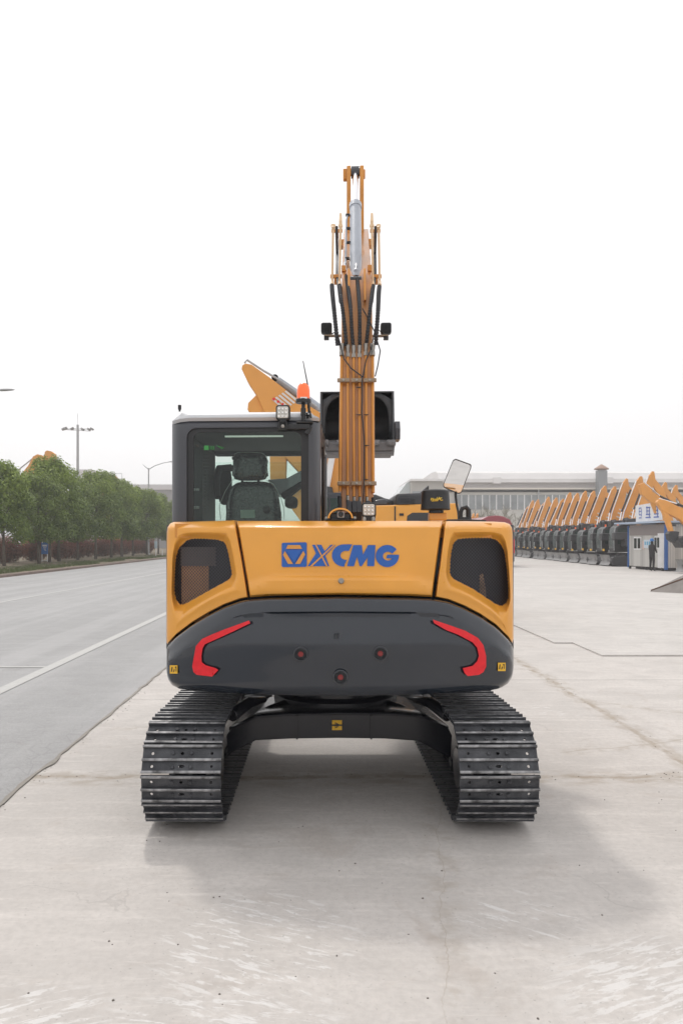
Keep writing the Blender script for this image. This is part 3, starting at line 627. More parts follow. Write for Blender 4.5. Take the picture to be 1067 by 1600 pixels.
# second booth farther right
b2 = thing('rear_booth', (24.6, 50.5, 0), 'second white panel booth with a blue corner post behind the first', 'booth')
xa = W(1044, 0, 50).x
b = MB(); b.box((xa+2.4, 51.5, 1.5), (4.8, 3, 2.7)); b.build('wall', M_PANEL, b2)
b = MB(); b.box((xa-.06, 49.95, 1.5), (.26, .2, 2.72)); b.build('corner_post', M_BLUET, b2)
b = MB(); b.box((xa+2.4, 51.3, 2.92), (5.4, 3.8, .12)); b.build('roof', M_BLUET, b2)
# leaning steel plate heap at the right edge
pl = thing('concrete_wedge', (5.0, 25, 0), 'weathered grey wedge block with rusty top edge at the right picture edge', 'block')
p0 = W(1015, 845, 26.2); pr = [(p0.x, .022), (p0.x+1.15, .022-.0), (p0.x+3.2, .022), (p0.x+3.2, 1.6), (p0.x+1.15, .66)]
b = MB(); 
g0 = [(W(1015, 845, 24.2).x, 24.2, .022), (W(1015, 845, 24.2).x+1.9, 22.4, .022), (W(1015, 845, 24.2).x+3.5, 22.9, .022), (W(1015, 845, 24.2).x+3.5, 25, .022)]
tp = [(g0[0][0]+.05, 24.25, .06), (g0[1][0]+.3, 23.6, .98), (g0[2][0], 23.7, 1.5), (g0[3][0], 25, 1.5)]
b.grid([g0, tp], True); b.poly(tp); b.build('body', mat('weathered_concrete', (.24, .22, .205), .85, var=.25, scale=1.5, bump=.5, bscale=6), pl)
b = MB(); b.tube([tp[0], tp[1], tp[2]], [.03, .05, .05], 5); b.build('rusty_edge', mat('rust', (.10, .055, .035), .9, var=.4, scale=9), pl)
# person
def person():
    t = thing('person', (W(1024, 0, 40.9).x-.35, 40.6, .02), 'person in dark clothes and a blue cap standing with back turned before the booth', 'person', world=False)
    def skin(name, joints, edges, m, sub=2):
        me = bpy.data.meshes.new(name); me.from_pydata([j[0] for j in joints], edges, []); o = bpy.data.objects.new(name, me); C.objects.link(o); o.parent = t; me.materials.append(m)
        md = o.modifiers.new('skin', 'SKIN'); 
        for i, j in enumerate(joints): v = me.skin_vertices[0].data[i]; v.radius = j[1] if isinstance(j[1], tuple) else (j[1], j[1])
        me.skin_vertices[0].data[0].use_root = True; md.use_smooth_shade = True
        o.modifiers.new('sub', 'SUBSURF').levels = sub; o.modifiers['sub'].render_levels = sub; return o
    J = [((0, 0, .93), (.15, .11)), ((0, 0, 1.15), (.14, .10)), ((0, 0, 1.38), (.17, .11)), ((0, 0, 1.48), (.07, .07)), ((0, -.01, 1.58), (.075, .085)), ((0, -.01, 1.68), (.08, .09)),
         ((-.19, 0, 1.41), .06), ((-.23, .05, 1.14), .048), ((-.14, .2, 1.0), .035), ((.19, 0, 1.41), .06), ((.23, .05, 1.14), .048), ((.14, .2, 1.02), .035),
         ((-.10, 0, .86), .09), ((-.11, .01, .48), .065), ((-.12, -.02, .09), .045), ((-.12, .12, .04), .038), ((.10, 0, .86), .09), ((.10, .02, .48), .065), ((.10, -.01, .09), .045), ((.11, .13, .04), .038)]
    E = [(0, 1), (1, 2), (2, 3), (3, 4), (4, 5), (2, 6), (6, 7), (7, 8), (2, 9), (9, 10), (10, 11), (0, 12), (12, 13), (13, 14), (14, 15), (0, 16), (16, 17), (17, 18), (18, 19)]
    skin('body', J, E, mat('dark_clothes', (.03, .028, .032), .85))
    b = MB(); b.lathe([(.098, 1.66), (.10, 1.72), (.08, 1.79), (.03, 1.82), (.001, 1.825)], (0, -.01, 0), n=16); b.box((0, .12, 1.69), (.15, .11, .015)); b.build('cap', mat('cap_blue', (.04, .2, .55), .6), t)
    b = MB(); b.lathe([(.001, -.03), (.04, -.01), (.045, .03), (.001, .06)], (0, -.01, 1.575), n=10)
    b.build('neck', mat('skin_tone', (.45, .27, .19), .6), t)
    t.rotation_euler.z = R_(-70); return t
person()
# red van, seen from behind, mostly hidden by the big machine
vn = thing('red_van', (W(774, 0, 48).x, 48, 0), 'tall dark red van with rounded roof, mostly hidden behind the excavator', 'van')
vx0, vx1 = W(745, 0, 48).x, W(803, 0, 48).x; vm = (vx0+vx1)/2
b = MB(); hw = (vx1-vx0)/2; pf = [(-hw, .45), (-hw, 1.9), (-hw*.93, 2.7), (-hw*.78, 3.1), (-hw*.4, 3.3), (0, 3.36), (hw*.4, 3.3), (hw*.78, 3.1), (hw*.93, 2.7), (hw, 1.9), (hw, .45)]; pf = [(vm+x, z) for x, z in pf]
b.prism(pf, 'xz', 48, 53.5); b.build('body', mat('van_red', (.27, .035, .05), .3, coat=.3), vn, bevel=.06)
b = MB(); b.box((vm, 47.98, 2.3), (hw*1.6, .06, .8)); b.build('rear_window', M_BGG, vn, bevel=.02)
for s in (-1, 1):
    b = MB(); b.box((vm+s*hw*.93, 47.97, 1.35), (.16, .08, .9)); b.build('tail_light', M_RED, vn)
    for yy in (49, 52.3): b = MB(); b.cyl((vm+s*(hw-.28), yy, .38), (vm+s*(hw-.02), yy, .38), .38, n=20); b.build('wheel', M_RUB, vn)
b = MB(); b.box((vm, 47.95, .5), (hw*1.96, .2, .3)); b.build('bumper', M_BLK, vn, bevel=.03)
# grey van / pickup roof just left of it
v2 = thing('grey_van', (W(755, 0, 70).x, 70, 0), 'dark-roofed grey vehicle beyond the red van, only its roof in view', 'van')
xc = W(760, 0, 70).x
b = MB(); b.prism([(xc-1, .5), (xc-1.05, 2.4), (xc-.85, 3.3), (xc+.85, 3.3), (xc+1.05, 2.4), (xc+1, .5)], 'xz', 70, 75); b.build('body', M_LGREY, v2, bevel=.08)
b = MB(); b.box((xc, 72, 3.55), (1.5, 3, .45)); b.build('roof_rack', M_BLK, v2, bevel=.08)
b = MB(); b.box((xc, 69.97, 2.6), (1.5, .06, .8)); b.build('rear_window', M_BGG, v2)
for s in (-.8, .8): b = MB(); b.cyl((xc+s-.1, 70.9, .36), (xc+s+.1, 70.9, .36), .36, n=16); b.build('wheel', M_RUB, v2)
fk = thing('fork_stack', (W(741, 0, 60).x, 60, 0), 'stack of upright orange attachments beside the dark-roofed van', 'attachments')
for i in range(4):
    x_ = W(737+i*3, 0, 60).x; b = MB(); b.prism([(x_-.07, .1), (x_-.05, 3.6+.25*(i % 2)), (x_+.05, 3.7+.25*(i % 2)), (x_+.07, .1)], 'xz', 60, 60.5); b.build('fork', M_BGO, fk)
# excavators behind the roadside trees, only boom tips clear the crowns
def tip_machine(x, y, sc, flip, label, rz=0):
    o = copy_tree(proto); o.location = (x, y, 0); o.scale = (sc, sc, sc); o.rotation_euler.z = R_(rz); o['label'] = label; o['group'] = 'excavators behind the roadside trees'
    return o

# ---- large excavator standing behind the main machine (faces left)
YL = 15.5
def Q(px, py): p = W(px, py, YL); return (p.x, p.z)
bx = thing('large_excavator', (W(620, 0, YL).x, YL+.8, 0), 'large yellow excavator with striped boom standing behind the main machine, facing left', 'excavator')
def PZ(pts, y0, y1, name, m, par=None, bv=.02):
    b = MB(); b.prism([Q(*p) for p in pts], 'xz', y0, y1); return b.build(name, m, par or bx, bevel=bv)
bo = PZ([(376, 573), (377, 567), (382, 564), (392, 566), (420, 586), (460, 617), (500, 642), (530, 672), (545, 700), (552, 770), (504, 772), (504, 735), (472, 742), (446, 714), (420, 660), (399, 613), (385, 592)], YL+.2, YL+.65, 'boom', M_BGO, bv=.015)
b = MB(); 
for k in range(5):
    u = 424+k*5; v = 622+k*-3.2; b.poly([(*[Q(u, v)][0:1][0][:1], YL+.185, Q(u, v)[1]) if False else Vector((Q(u, v)[0], YL+.185, Q(u, v)[1])), Vector((Q(u+2.6, v-2)[0], YL+.185, Q(u+2.6, v-2)[1])), Vector((Q(u+22, v+14)[0], YL+.185, Q(u+22, v+14)[1])), Vector((Q(u+19.5, v+16)[0], YL+.185, Q(u+19.5, v+16)[1]))])
b.build('stripe_decal', M_STRP, bo, smooth=False)
b = MB()
for (u, v, ww, hh) in ((434, 625, 3, 4), (441, 629, 3, 4), (448, 633, 3, 4), (427, 621, 4, 4)): b.box((Q(u, v)[0], YL+.18, Q(u, v)[1]), (ww/74, .008, hh/74), Matrix.Rotation(R_(38), 3, 'Y'))
b.build('red_marks', M_RED, bo)
PZ([(385, 637), (386, 626), (399, 613), (430, 630), (448, 650), (446, 752), (421, 752), (420, 690), (400, 650)], YL+.25, YL+.60, 'arm', M_BGO, bv=.015)
PZ([(419, 750), (448, 748), (472, 735), (500, 745), (490, 762), (470, 764), (455, 776), (430, 772)], YL-.1, YL+.95, 'coupler', M_BGD)
PZ([(448, 756), (480, 740), (505, 752), (498, 800), (470, 815), (452, 790)], YL+.1, YL+.75, 'bucket', M_BGO)
b = MB(); q0, q1 = Q(432, 588), Q(470, 614); b.cyl((q0[0], YL+.42, q0[1]), (q1[0], YL+.42, q1[1]), .09, n=12); q2 = Q(500, 636); b.cyl((q1[0], YL+.42, q1[1]), (q2[0], YL+.42, q2[1]), .12, n=12); b.build('arm_cylinder', M_CYL, bx)
b = MB(); a0 = Q(428, 584); b.lathe([(.075, -.05), (.075, .05), (.045, .05), (.045, -.05), (.075, -.05)], (a0[0], YL+.42, a0[1]), 'y', 14); b.build('cylinder_eye', M_LGREY, bx)
b = MB(); b.tube([(Q(380, 562)[0], YL+.3, Q(380, 562)[1]), (Q(384, 557)[0], YL+.3, Q(384, 557)[1]), (Q(410, 574)[0], YL+.3, Q(410, 574)[1]), (Q(440, 592)[0], YL+.25, Q(440, 592)[1]), (Q(495, 632)[0], YL+.25, Q(495, 632)[1])], .025, 6); b.build('hydraulic_line', M_LGREY, bx)
b = MB(); q0, q1 = Q(521, 700), Q(510, 762); b.cyl((q0[0], YL+.08, q0[1]), (q1[0], YL+.08, q1[1]), .07, n=12); b.build('boom_cylinder', M_WHT, bx)
b = MB(); q0, q1 = Q(510, 760), Q(508, 775); b.cyl((q0[0], YL+.08, q0[1]), (q1[0], YL+.08, q1[1]), .13, .2, n=12); b.build('cylinder_boot', M_BGD, bx)
cb = PZ([(500, 771), (545, 769), (548, 850), (498, 850)], YL-.1, YL+1.1, 'cab', M_CAB)
b = MB(); 
for (u0, u1) in ((504, 513), (516, 544)): 
    p, q = Q(u0, 779), Q(u1, 838); b.box(((p[0]+q[0])/2, YL-.11, (p[1]+q[1])/2), (q[0]-p[0], .02, p[1]-q[1]))
b.build('window', M_BGG, cb)
PZ([(548, 791), (716, 786), (717, 868), (548, 868)], YL, YL+2.2, 'body', M_YEL, bv=.03)
PZ([(618, 774), (622, 771), (660, 770), (664, 773), (664, 790), (618, 791)], YL+.02, YL+1.9, 'engine_hood', M_BGD, bv=.05)
b = MB()
for k in range(5): p, q = Q(624, 777+k*2.4), Q(641, 777+k*2.4); b.box(((p[0]+q[0])/2, YL+.0, p[1]), (q[0]-p[0], .03, .012))
b.build('louvre', M_CAB, bx)
b = MB(); p = Q(646, 783); b.box((p[0], YL, p[1]), (.06, .03, .09)); p = Q(627, 804); b.box((p[0], YL-.01, p[1]), (.09, .03, .05)); b.build('latch', M_BLK, bx)
b = MB(); p, q = Q(617, 791), Q(617, 868); b.box((p[0], YL-.003, (p[1]+q[1])/2), (.025, .03, p[1]-q[1])); b.build('panel_gap', M_BLK, bx)
PZ([(636, 806), (644, 801), (672, 801), (674, 868), (630, 868)], YL-.02, YL+.3, 'black_cover', M_BGD)
PZ([(548, 778), (570, 770), (590, 770), (605, 776), (620, 780), (620, 791), (548, 792)], YL+.5, YL+1.9, 'hose_cluster', M_BGD, bv=.08)
PZ([(586, 781), (603, 778), (610, 784), (606, 789), (586, 789)], YL+.2, YL+.6, 'tool_box', M_CAB, bv=.03)
PZ([(668, 764), (681, 752), (681, 758), (677, 768), (677, 790), (668, 790)], YL+1.0, YL+1.3, 'exhaust', M_BGD, bv=.02)
for yo in (0, 2.0):
    b = MB(); pr = []
    for k in range(9): a = math.pi/2+k*math.pi/8; pr.append((.0+.45*math.cos(a), .47+.45*math.sin(a)))
    for k in range(9): a = -math.pi/2+k*math.pi/8; pr.append((3.3+.45*math.cos(a), .47+.45*math.sin(a)))
    b.prism([(W(500, 0, YL).x+x, z) for x, z in pr], 'xz', YL-.2+yo, YL+.35+yo); b.build('track', M_BGD, bx)
b = MB(); b.cyl((W(620, 0, YL).x, YL+1.1, .5), (W(620, 0, YL).x, YL+1.1, 1.42), .75, n=24); b.box((W(620, 0, YL).x, YL+1.1, .55), (1.6, 1.8, .35)); b.build('undercarriage', M_BGD, bx)
# distant boom knees left
def knee(px, py, Y, s, label, rz=0):
    t = thing('distant_excavator', (W(px, py, Y).x, Y, 0), label, 'excavator', 'excavators behind the roadside trees', world=False)
    z = W(px, py, Y).z
    b = MB(); P = [(-3.2, -3.4), (-2.6, -2.6), (-1.5, -1.2), (-1.05, -.35), (-.62, -.12), (-.2, -.22), (.02, -.38), (.12, .12), (.30, .24), (.72, .16), (1.12, -.12), (1.18, -.55), (.95, -.85), (.62, -1.4), (.45, -4), (.1, -z+2.0), (-.8, -z+2.0), (-.6, -3.2), (-1.5, -2.6), (-2.6, -3.6)]
    b.prism([(x*s, z+q*s) for x, q in P], 'xz', -.2, .2); b.build('boom', M_BGO, t, bevel=.02)
    b = MB(); b.tube([(-.8*s, 0, z-.25*s), (-3.0*s, 0, z-2.0*s)], .07*s, 8); b.build('rod', M_LGREY, t)
    b = MB(); b.tube([(.95*s, -.1, z-.6*s), (.95*s, -.1, z-2.6*s)], .06*s, 8); b.build('hydraulic_line', M_WHT, t)
    b = MB(); b.box((0, 0, 1.6), (3.4, 2.4, 1.2)); b.build('body', M_BGO, t, bevel=.1)
    b = MB(); b.box((0, 0, .5), (3.8, 2.6, .95)); b.build('track', M_BGD, t, bevel=.3)
def reach(YR, boom, arm, coup, buck, rod, label, root_px):
    t = thing('parked_excavator', (W(root_px, 0, YR).x, YR, 0), label, 'excavator', 'excavators reaching in from the right edge')
    def PR(pts, a, c, nm, m, par=None):
        b = MB(); b.prism([(W(*p, YR).x, W(*p, YR).z) for p in pts], 'xz', YR+a, YR+c); return b.build(nm, m, par or t, bevel=.015)
    PR(boom, -.14, .14, 'boom', M_BGO); PR(arm, -.12, .10, 'arm', M_BGO); PR(coup, -.2, .2, 'coupler', M_BGD)
    if buck: PR(buck, -.45, .45, 'bucket', M_BGD)
    (a_, m_, c_) = [W(*p, YR) for p in rod]; b = MB(); b.cyl(a_, m_, .035, n=8); b.build('rod', M_CHR, t); b = MB(); b.cyl(m_, c_, .06, n=10); b.build('arm_cylinder', M_BGD, t)
    x0 = W(root_px, 0, YR).x; b = MB(); b.box((x0+.9, YR, 1.35), (2.2, 2.0, .9)); b.build('body', M_BGO, t, bevel=.06)
    b = MB(); b.box((x0+.4, YR+.5, 2.0), (1.2, .95, 1.3)); b.build('cab', M_BGD, t, bevel=.08)
    for s in (-1, 1): b = MB(); b.box((x0+.8, YR+s*.8, .36), (2.6, .42, .66)); b.build('track', M_BGD, t, bevel=.2)
    b = MB(); pf = [(x0-1.25+.3*math.cos(R_(-62+k*15)), .42+.38*math.sin(R_(-62+k*15))) for k in range(9)]; b.prism(pf+[(x+.05, z) for x, z in pf[::-1]], 'xz', YR-.9, YR+.9)
    for s in (-.4, .4): b.prism([(x0-1.0, .35), (x0-1.0, .5), (x0, .5), (x0, .36)], 'xz', YR+s-.06, YR+s+.06)
    b.build('dozer_blade', MATS['blade_grey'], t)
reach(37.6, [(1024, 785), (1027, 781), (1036, 781), (1062, 795), (1125, 822), (1125, 850), (1095, 850), (1060, 812), (1040, 802), (1031, 797)], [(1025, 784), (1031, 780), (1040, 795), (1050.5, 830), (1047, 833), (1044, 831), (1034, 802)], [(1041, 834), (1044, 830), (1051, 830), (1058, 831), (1056, 840), (1050, 848), (1043, 843)], [(1052, 843), (1060, 838), (1085, 836), (1085, 854), (1060, 856)], [(1029, 779), (1057, 787), (1085, 800)], 'excavator reaching in from the right edge with a black bucket before the rear booth', 1100)
reach(42.2, [(997, 757), (1004, 755), (1016, 767), (1040, 785), (1120, 815), (1120, 845), (1095, 845), (1050, 805), (1022, 790), (1012, 783), (1000, 772)], [(1012, 770), (1018, 769), (1024, 782), (1031, 810), (1033.5, 829), (1028, 831), (1023, 804), (1015, 784)], [(1021, 833), (1026, 829), (1033, 827), (1038, 836), (1036, 848), (1029, 844)], None, [(1005, 753), (1030, 775), (1060, 790)], 'excavator whose arm hangs down just right of the roof sign of the site booth', 1103)
knee(70, 708, 72, 1.0, 'orange excavator knee with grey rod showing above the left trees')
knee(172, 745, 105, 1.0, 'lone rounded orange boom tip showing above the middle trees')

# ================================================================== MAIN MACHINE
SWX, SWY, TH = .115, 5.54, R_(2.5)
U = Matrix.Translation((SWX, SWY, 0)) @ Matrix.Rotation(-TH, 4, 'Z')
cs, sn = math.cos(TH), math.sin(TH)
EX = thing('excavator', (SWX, SWY, 0), 'large yellow and dark grey crawler excavator seen from behind on the concrete yard', 'excavator')
def L(px, py, yl):
    a = (px-CXP)/F; xl = (a*(SWY+yl*cs)-SWX-yl*sn)/(cs+a*sn); Y = SWY-xl*sn+yl*cs
    return Vector((xl, yl, H+(HZ-py)/F*Y))
def sc_at(yl): return F/(SWY+yl)
# ---- rear skin plan curve (local x, yl)
PLAN = []
Rm, y0 = 1.885, -1.26
for i in range(-40, 41):
    x = i/40*1.02; PLAN.append((x, y0+Rm-math.sqrt(Rm*Rm-x*x)))
a0 = math.asin(1.02/Rm); cx0, cy0 = 1.02-.17*math.sin(a0), PLAN[-1][1]+.17*math.cos(a0)
arc = [(cx0+.17*math.sin(a0+(math.pi/2-a0)*k/10), cy0-.17*math.cos(a0+(math.pi/2-a0)*k/10)) for k in range(1, 11)]
PLAN = [(-x, y) for x, y in arc[::-1]]+PLAN+arc
PLAN = [(x*1.0127+.037, y) for x, y in PLAN]
CWO = -.13
PPX = []
for x, y in PLAN:
    Xw = SWX+x*cs+y*sn; Yw = SWY-x*sn+y*cs; PPX.append(CXP+F*Xw/Yw)
def yplan(px): return interp(PPX, [p[1] for p in PLAN], px)
def S(px, py, off=0.0): return L(px, py, yplan(px)+off)
print('silhouette', PPX[0], PPX[-1])
def SX(px, sharp=True):   # remap photo px 260..802 to model silhouette
    return lerp(PPX[0], PPX[-1], (px-260)/(802-260)) if sharp else px
# ---- counterweight
T = [(260, 1015), (263, 1009), (275, 996), (300, 977), (325, 962), (350, 949), (375, 940), (388, 937.5), (420, 935), (530, 933.5), (640, 935), (675, 936.5), (700, 941), (725, 951), (750, 964), (775, 981), (795, 1001), (799, 1008), (802, 1015)]
Bt = [(260, 1046), (262, 1060), (268, 1070), (280, 1076), (300, 1079), (400, 1085), (530, 1088), (660, 1085), (765, 1079), (782, 1075), (793, 1068), (800, 1058), (802, 1044)]
tx, ty = zip(*T); bx_, by_ = zip(*Bt)
cols = [260+.0, 260.6, 261.5, 263, 265.5, 269, 274]+[280+i*6 for i in range(85)]+[788, 793, 796.5, 799, 800.6, 801.5, 802]
prof = [(0, .062), (.008, .048), (.03, .036), (.07, .024), (.11, .013), (.14, .006), (.15, .006), (.163, -.005), (.2, 0)]
b = MB(U); rows = []
for v in [0, .012, .03, .055, .085, .11, .13, .14, .15, .16, .20, .27, .35, .43, .5, .58, .66, .74, .80, .86, .90, .935, .96, .98, .992, 1.0]:
    r = []
    for c in cols:
        t_, b_ = interp(tx, ty, c), interp(bx_, by_, c); py = lerp(t_, b_, v); d = (py-t_)/150
        off = interp([p[0] for p in prof], [p[1] for p in prof], d)+CWO+(.10*(max(0, 1008-py)/150)**1.6 if d > .15 else .006)
        if v > .86: off += .055*((v-.86)/.14)**3
        off += .02*math.sin(math.pi*min(1, max(0, (v-.18)/.7)))**2*-.6+.012      # slight belly
        k = min(1, max(0, abs(c-531)-150)/120); off += 0.018*k*(1 if v > .2 else 0)*max(0, 1-abs(v-.45)/.3)*0
        r.append(S(SX(c), py, off))
    rows.append(r)
b.grid(rows); b.extrude_y(-.35)
cwt = b.build('counterweight', M_GREY, EX, ang=50)
def cwface(py): return CWO+.012-.02*.3+.10*(max(0, 1008-py)/150)**1.6
def decal_strip(pairs, z0, name, m, off=-.012+CWO, nn=4, sub=5, parent=None):
    b = MB(U); rows = []
    for i in range(len(pairs)-1):
        for k in range(sub if i < len(pairs)-2 else sub+1):
            t = k/sub; o_ = [lerp(pairs[i][0][j], pairs[i+1][0][j], t) for j in (0, 1)]; n_ = [lerp(pairs[i][1][j], pairs[i+1][1][j], t) for j in (0, 1)]
            rows.append([S(SX(z0[0]+lerp(o_[0], n_[0], q/nn)/3.557), z0[1]+lerp(o_[1], n_[1], q/nn)/3.557, off+.10*(max(0, 1008-(z0[1]+lerp(o_[1], n_[1], q/nn)/3.557))/150)**1.6) for q in range(nn+1)])
    b.grid(rows); return b.build(name, m, parent, ang=80)
decal_strip([((530, 603), (537, 618)), ((400, 650), (440, 665)), ((330, 678), (370, 697)), ((270, 705), (285, 735)), ((235, 745), (272, 760)), ((225, 800), (266, 800)), ((215, 860), (268, 835)), ((222, 890), (290, 852)), ((240, 905), (345, 868)), ((325, 915), (360, 878))], (240, 800), 'reflector', M_RED, parent=cwt)
decal_strip([((520, 598), (525, 617)), ((600, 625), (590, 655)), ((700, 660), (660, 682)), ((770, 700), (740, 725)), ((800, 740), (765, 755)), ((815, 800), (775, 800)), ((815, 860), (765, 830)), ((800, 890), (740, 855)), ((775, 905), (685, 868)), ((712, 912), (695, 895))], (530, 800), 'reflector', M_RED, parent=cwt)
M_PLUG = mat('plug_dark', (.028, .031, .037), .35, coat=.2); M_PLUGR = mat('plug_red', (.22, .02, .02), .5)
for px, py in ((470, 1022), (594, 1021), (532, 1058)):
    c = S(px, py, -.004+CWO); b = MB(U); b.lathe([(.042, .0), (.042, -.006), (.035, -.008), (.031, .0), (.012, .0), (.001, .0)], (c.x, c.y, c.z), 'y', 24); pg = b.build('bolt_plug', M_PLUG, cwt)
    b = MB(U)
    for k in range(4): a = k*math.pi/2+.78; b.box((c.x+math.cos(a)*.010, c.y-.004, c.z+math.sin(a)*.010), (.009, .006, .017), Matrix.Rotation(-a, 3, 'Y'))
    b.cyl((c.x, c.y-.002, c.z), (c.x, c.y-.009, c.z), .009, n=12); b.build('plug_mark', M_PLUGR, cwt)
b = MB(U)
for dx in (-4, 1): c = S(527+dx, 994, -.002+CWO); b.box((c.x, c.y, c.z), (.011, .012, .028))
c = S(526, 990.5, -.002+CWO); b.box((c.x, c.y, c.z), (.03, .012, .007)); b.build('lifting_slot', mat('slot_dark', (.016, .020, .028), .4), cwt)
for px, py in ((271.5, 1046), (783.5, 1042)):
    b = MB(U); hh = 6.5; ww = 6
    b.grid([[S(SX(px+i*ww/2), py-hh, -.006+CWO) for i in (-2, -1, 0, 1, 2)], [S(SX(px+i*ww/2), py+hh, -.006+CWO) for i in (-2, -1, 0, 1, 2)]]); lb = b.build('warning_label', M_LAB, cwt)
    b = MB(U); P = lambda u, v: S(SX(px+u), py+v, -.009+CWO)
    for pts in (((-4.4, 3.5), (-3.2, -4), (-1.8, -4), (-2.6, 3.5)), ((-1, 4), (.8, -1.5), (1.6, 1), (.4, 4)), ((2, -4.5), (4.3, -4.5), (4.3, 3), (3.2, 3), (3.2, -2.5), (2, -2.5))): b.poly([P(*p) for p in pts])
    b.build('pictogram', M_BLK, cwt, smooth=False)
# black backing between counterweight and hood (panel gaps read dark)
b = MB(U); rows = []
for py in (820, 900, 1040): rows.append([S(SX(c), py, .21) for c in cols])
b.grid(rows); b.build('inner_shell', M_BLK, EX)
# ---- hood door
def edge_l(v): return lerp(370.5, 391, v)
def edge_r(v): return lerp(690.5, 674.5, v)
b = MB(U); rows = []
vs = [0, .008, .02, .04, .06, .08, .09, .10, .14, .2, .3, .4, .5, .6, .66, .69, .715, .74, .77, .8, .85, .9, .95, .975, .99, 1]
for v in vs:
    r = []
    for k in range(61):
        u = k/60; 
        if k == 1: u = .006
        if k == 59: u = .994
        px = lerp(edge_l(v), edge_r(v), u); base = interp([388, 420, 530, 640, 680], [934.0, 931.5, 930, 931.5, 933.5], px)
        py = lerp(814.0, base-.6, v)
        off = 0
        if py < 824: off += .11*((824-py)/10)**1.15
        crease = 902+22*max(0, (abs(px-533)-95)/65)**2 if abs(px-533) > 95 else 902
        w_ = min(1, max(0, (py-crease+4)/9)); w_ = w_*w_*(3-2*w_); off -= .030*w_
        if v > .97: off += .03*((v-.97)/.03)
        if u < .005 or u > .995: off += .02
        r.append(S(px, py, off))
    rows.append(r)
V = b.grid(rows); top_ = set(V[0])
be = [e for e in b.bm.edges if len(e.link_faces) == 1]
r1 = bmesh.ops.extrude_edge_only(b.bm, edges=[e for e in be if e.verts[0] in top_ and e.verts[1] in top_])
for v in [g for g in r1['geom'] if isinstance(g, bmesh.types.BMVert)]: v.co.y = -.93
r1 = bmesh.ops.extrude_edge_only(b.bm, edges=[e for e in be if not (e.verts[0] in top_ and e.verts[1] in top_)])
for v in [g for g in r1['geom'] if isinstance(g, bmesh.types.BMVert)]: v.co.y += .035
hood = b.build('engine_hood', M_YEL, EX, ang=28)
b = MB(U); pts = [L(371, 814, -1.12), L(692, 814, -1.12)]; zt = pts[0].z
b.prism([(-.98, -.98), (-.98, -.1), (.98, -.1), (.98, -.98)], 'xy', zt-.10, zt-.012); b.build('deck_top', M_YELD, EX)
c = S(533, 907.5, -.036); b = MB(U); b.lathe([(.017, .0), (.017, -.008), (.013, -.012), (.001, -.012)], (c.x, c.y, c.z), 'y', 18); lk = b.build('hood_lock', M_ZINC, hood)
# ---- lettering
def zc(x, y): return 420+x/4.85, 830+y/4.85
def decal_poly(pts, off):
    P = [Vector((*zc(*p), 0)) for p in pts]; return [S(p.x, p.y, off) for p in P]
def deco(polys, name, m, off):
    b = MB(U)
    for p in polys: b.poly(decal_poly(p, off))
    bmesh.ops.triangulate(b.bm, faces=b.bm.faces)
    return b.build(name, m, hood, smooth=False)
def arcp(cx, cy, rx, ry, a0, a1, n=10): return [(cx+rx*math.cos(R_(lerp(a0, a1, k/n))), cy-ry*math.sin(R_(lerp(a0, a1, k/n)))) for k in range(n+1)]
sq = arcp(110, 100, 12, 12, 180, 90, 4)+arcp(276, 96, 12, 12, 90, 0, 4)+arcp(276, 258, 12, 12, 0, -90, 4)+arcp(110, 260, 12, 12, -90, -180, 4)
deco([sq], 'emblem', M_BLUE, -.006)
M_HOODC = mat('hood_colour_decal', (.68, .30, .06), .35)
deco([[(143, 105), (238, 105), (252, 134), (131, 134)], [(122, 150), (108, 178), (146, 248), (184, 248)], [(262, 150), (276, 176), (238, 248), (200, 248)]], 'emblem_bars', M_HOODC, -.009)
deco([[(135, 143), (250, 143), (192, 243)]], 'emblem_triangle', M_BLUE, -.011)
Xp = [(328, 103), (398, 103), (423, 152), (468, 103), (506, 103), (428, 186), (458, 265), (402, 265), (378, 213), (330, 265), (294, 265), (366, 190)]
def band(outer, inner, name):
    b = MB(U); b.grid([decal_poly([(lerp(o[0], i[0], t), lerp(o[1], i[1], t)) for o, i in zip(outer, inner)], -.006) for t in (0, .5, 1)]); return b
bC = band([(632, 100), (606, 99)]+arcp(568, 184, 90, 84, 88, 272, 20)+[(566, 270)], [(606, 150), (594, 149)]+arcp(586, 183, 44, 35, 92, 266, 20)+[(592, 216)], 'C'); bC.build('lettering', M_BLUE, hood, smooth=False)
bG = band(arcp(897, 188, 88, 84, 36, 352, 24), arcp(902, 189, 38, 33, 34, 350, 24), 'G')
bG.poly(decal_poly([(896, 178), (986, 178), (985, 200), (938, 206), (889, 206)], -.0075)); bG.build('lettering', M_BLUE, hood, smooth=False)
b = MB(U)
for q in ([(640, 105), (704, 105), (652, 232), (592, 265)], [(592, 265), (652, 232), (645, 265)], [(668, 193), (704, 105), (713, 178), (704, 265), (688, 265)], [(704, 265), (713, 178), (752, 105), (790, 105), (752, 192)], [(752, 105), (808, 105), (798, 265), (745, 265), (750, 150)], [(640, 105), (704, 105), (668, 193), (645, 265), (592, 265)]):
    b.poly(decal_poly(q, -.006))
b.build('lettering', M_BLUE, hood, smooth=False)
deco([Xp], 'lettering', M_BLUE, -.006)
deco([[(352, 103), (362, 103), (446, 265), (434, 265)], [(488, 103), (502, 103), (330, 265), (312, 265)]], 'lettering_line', M_HOODC, -.009)
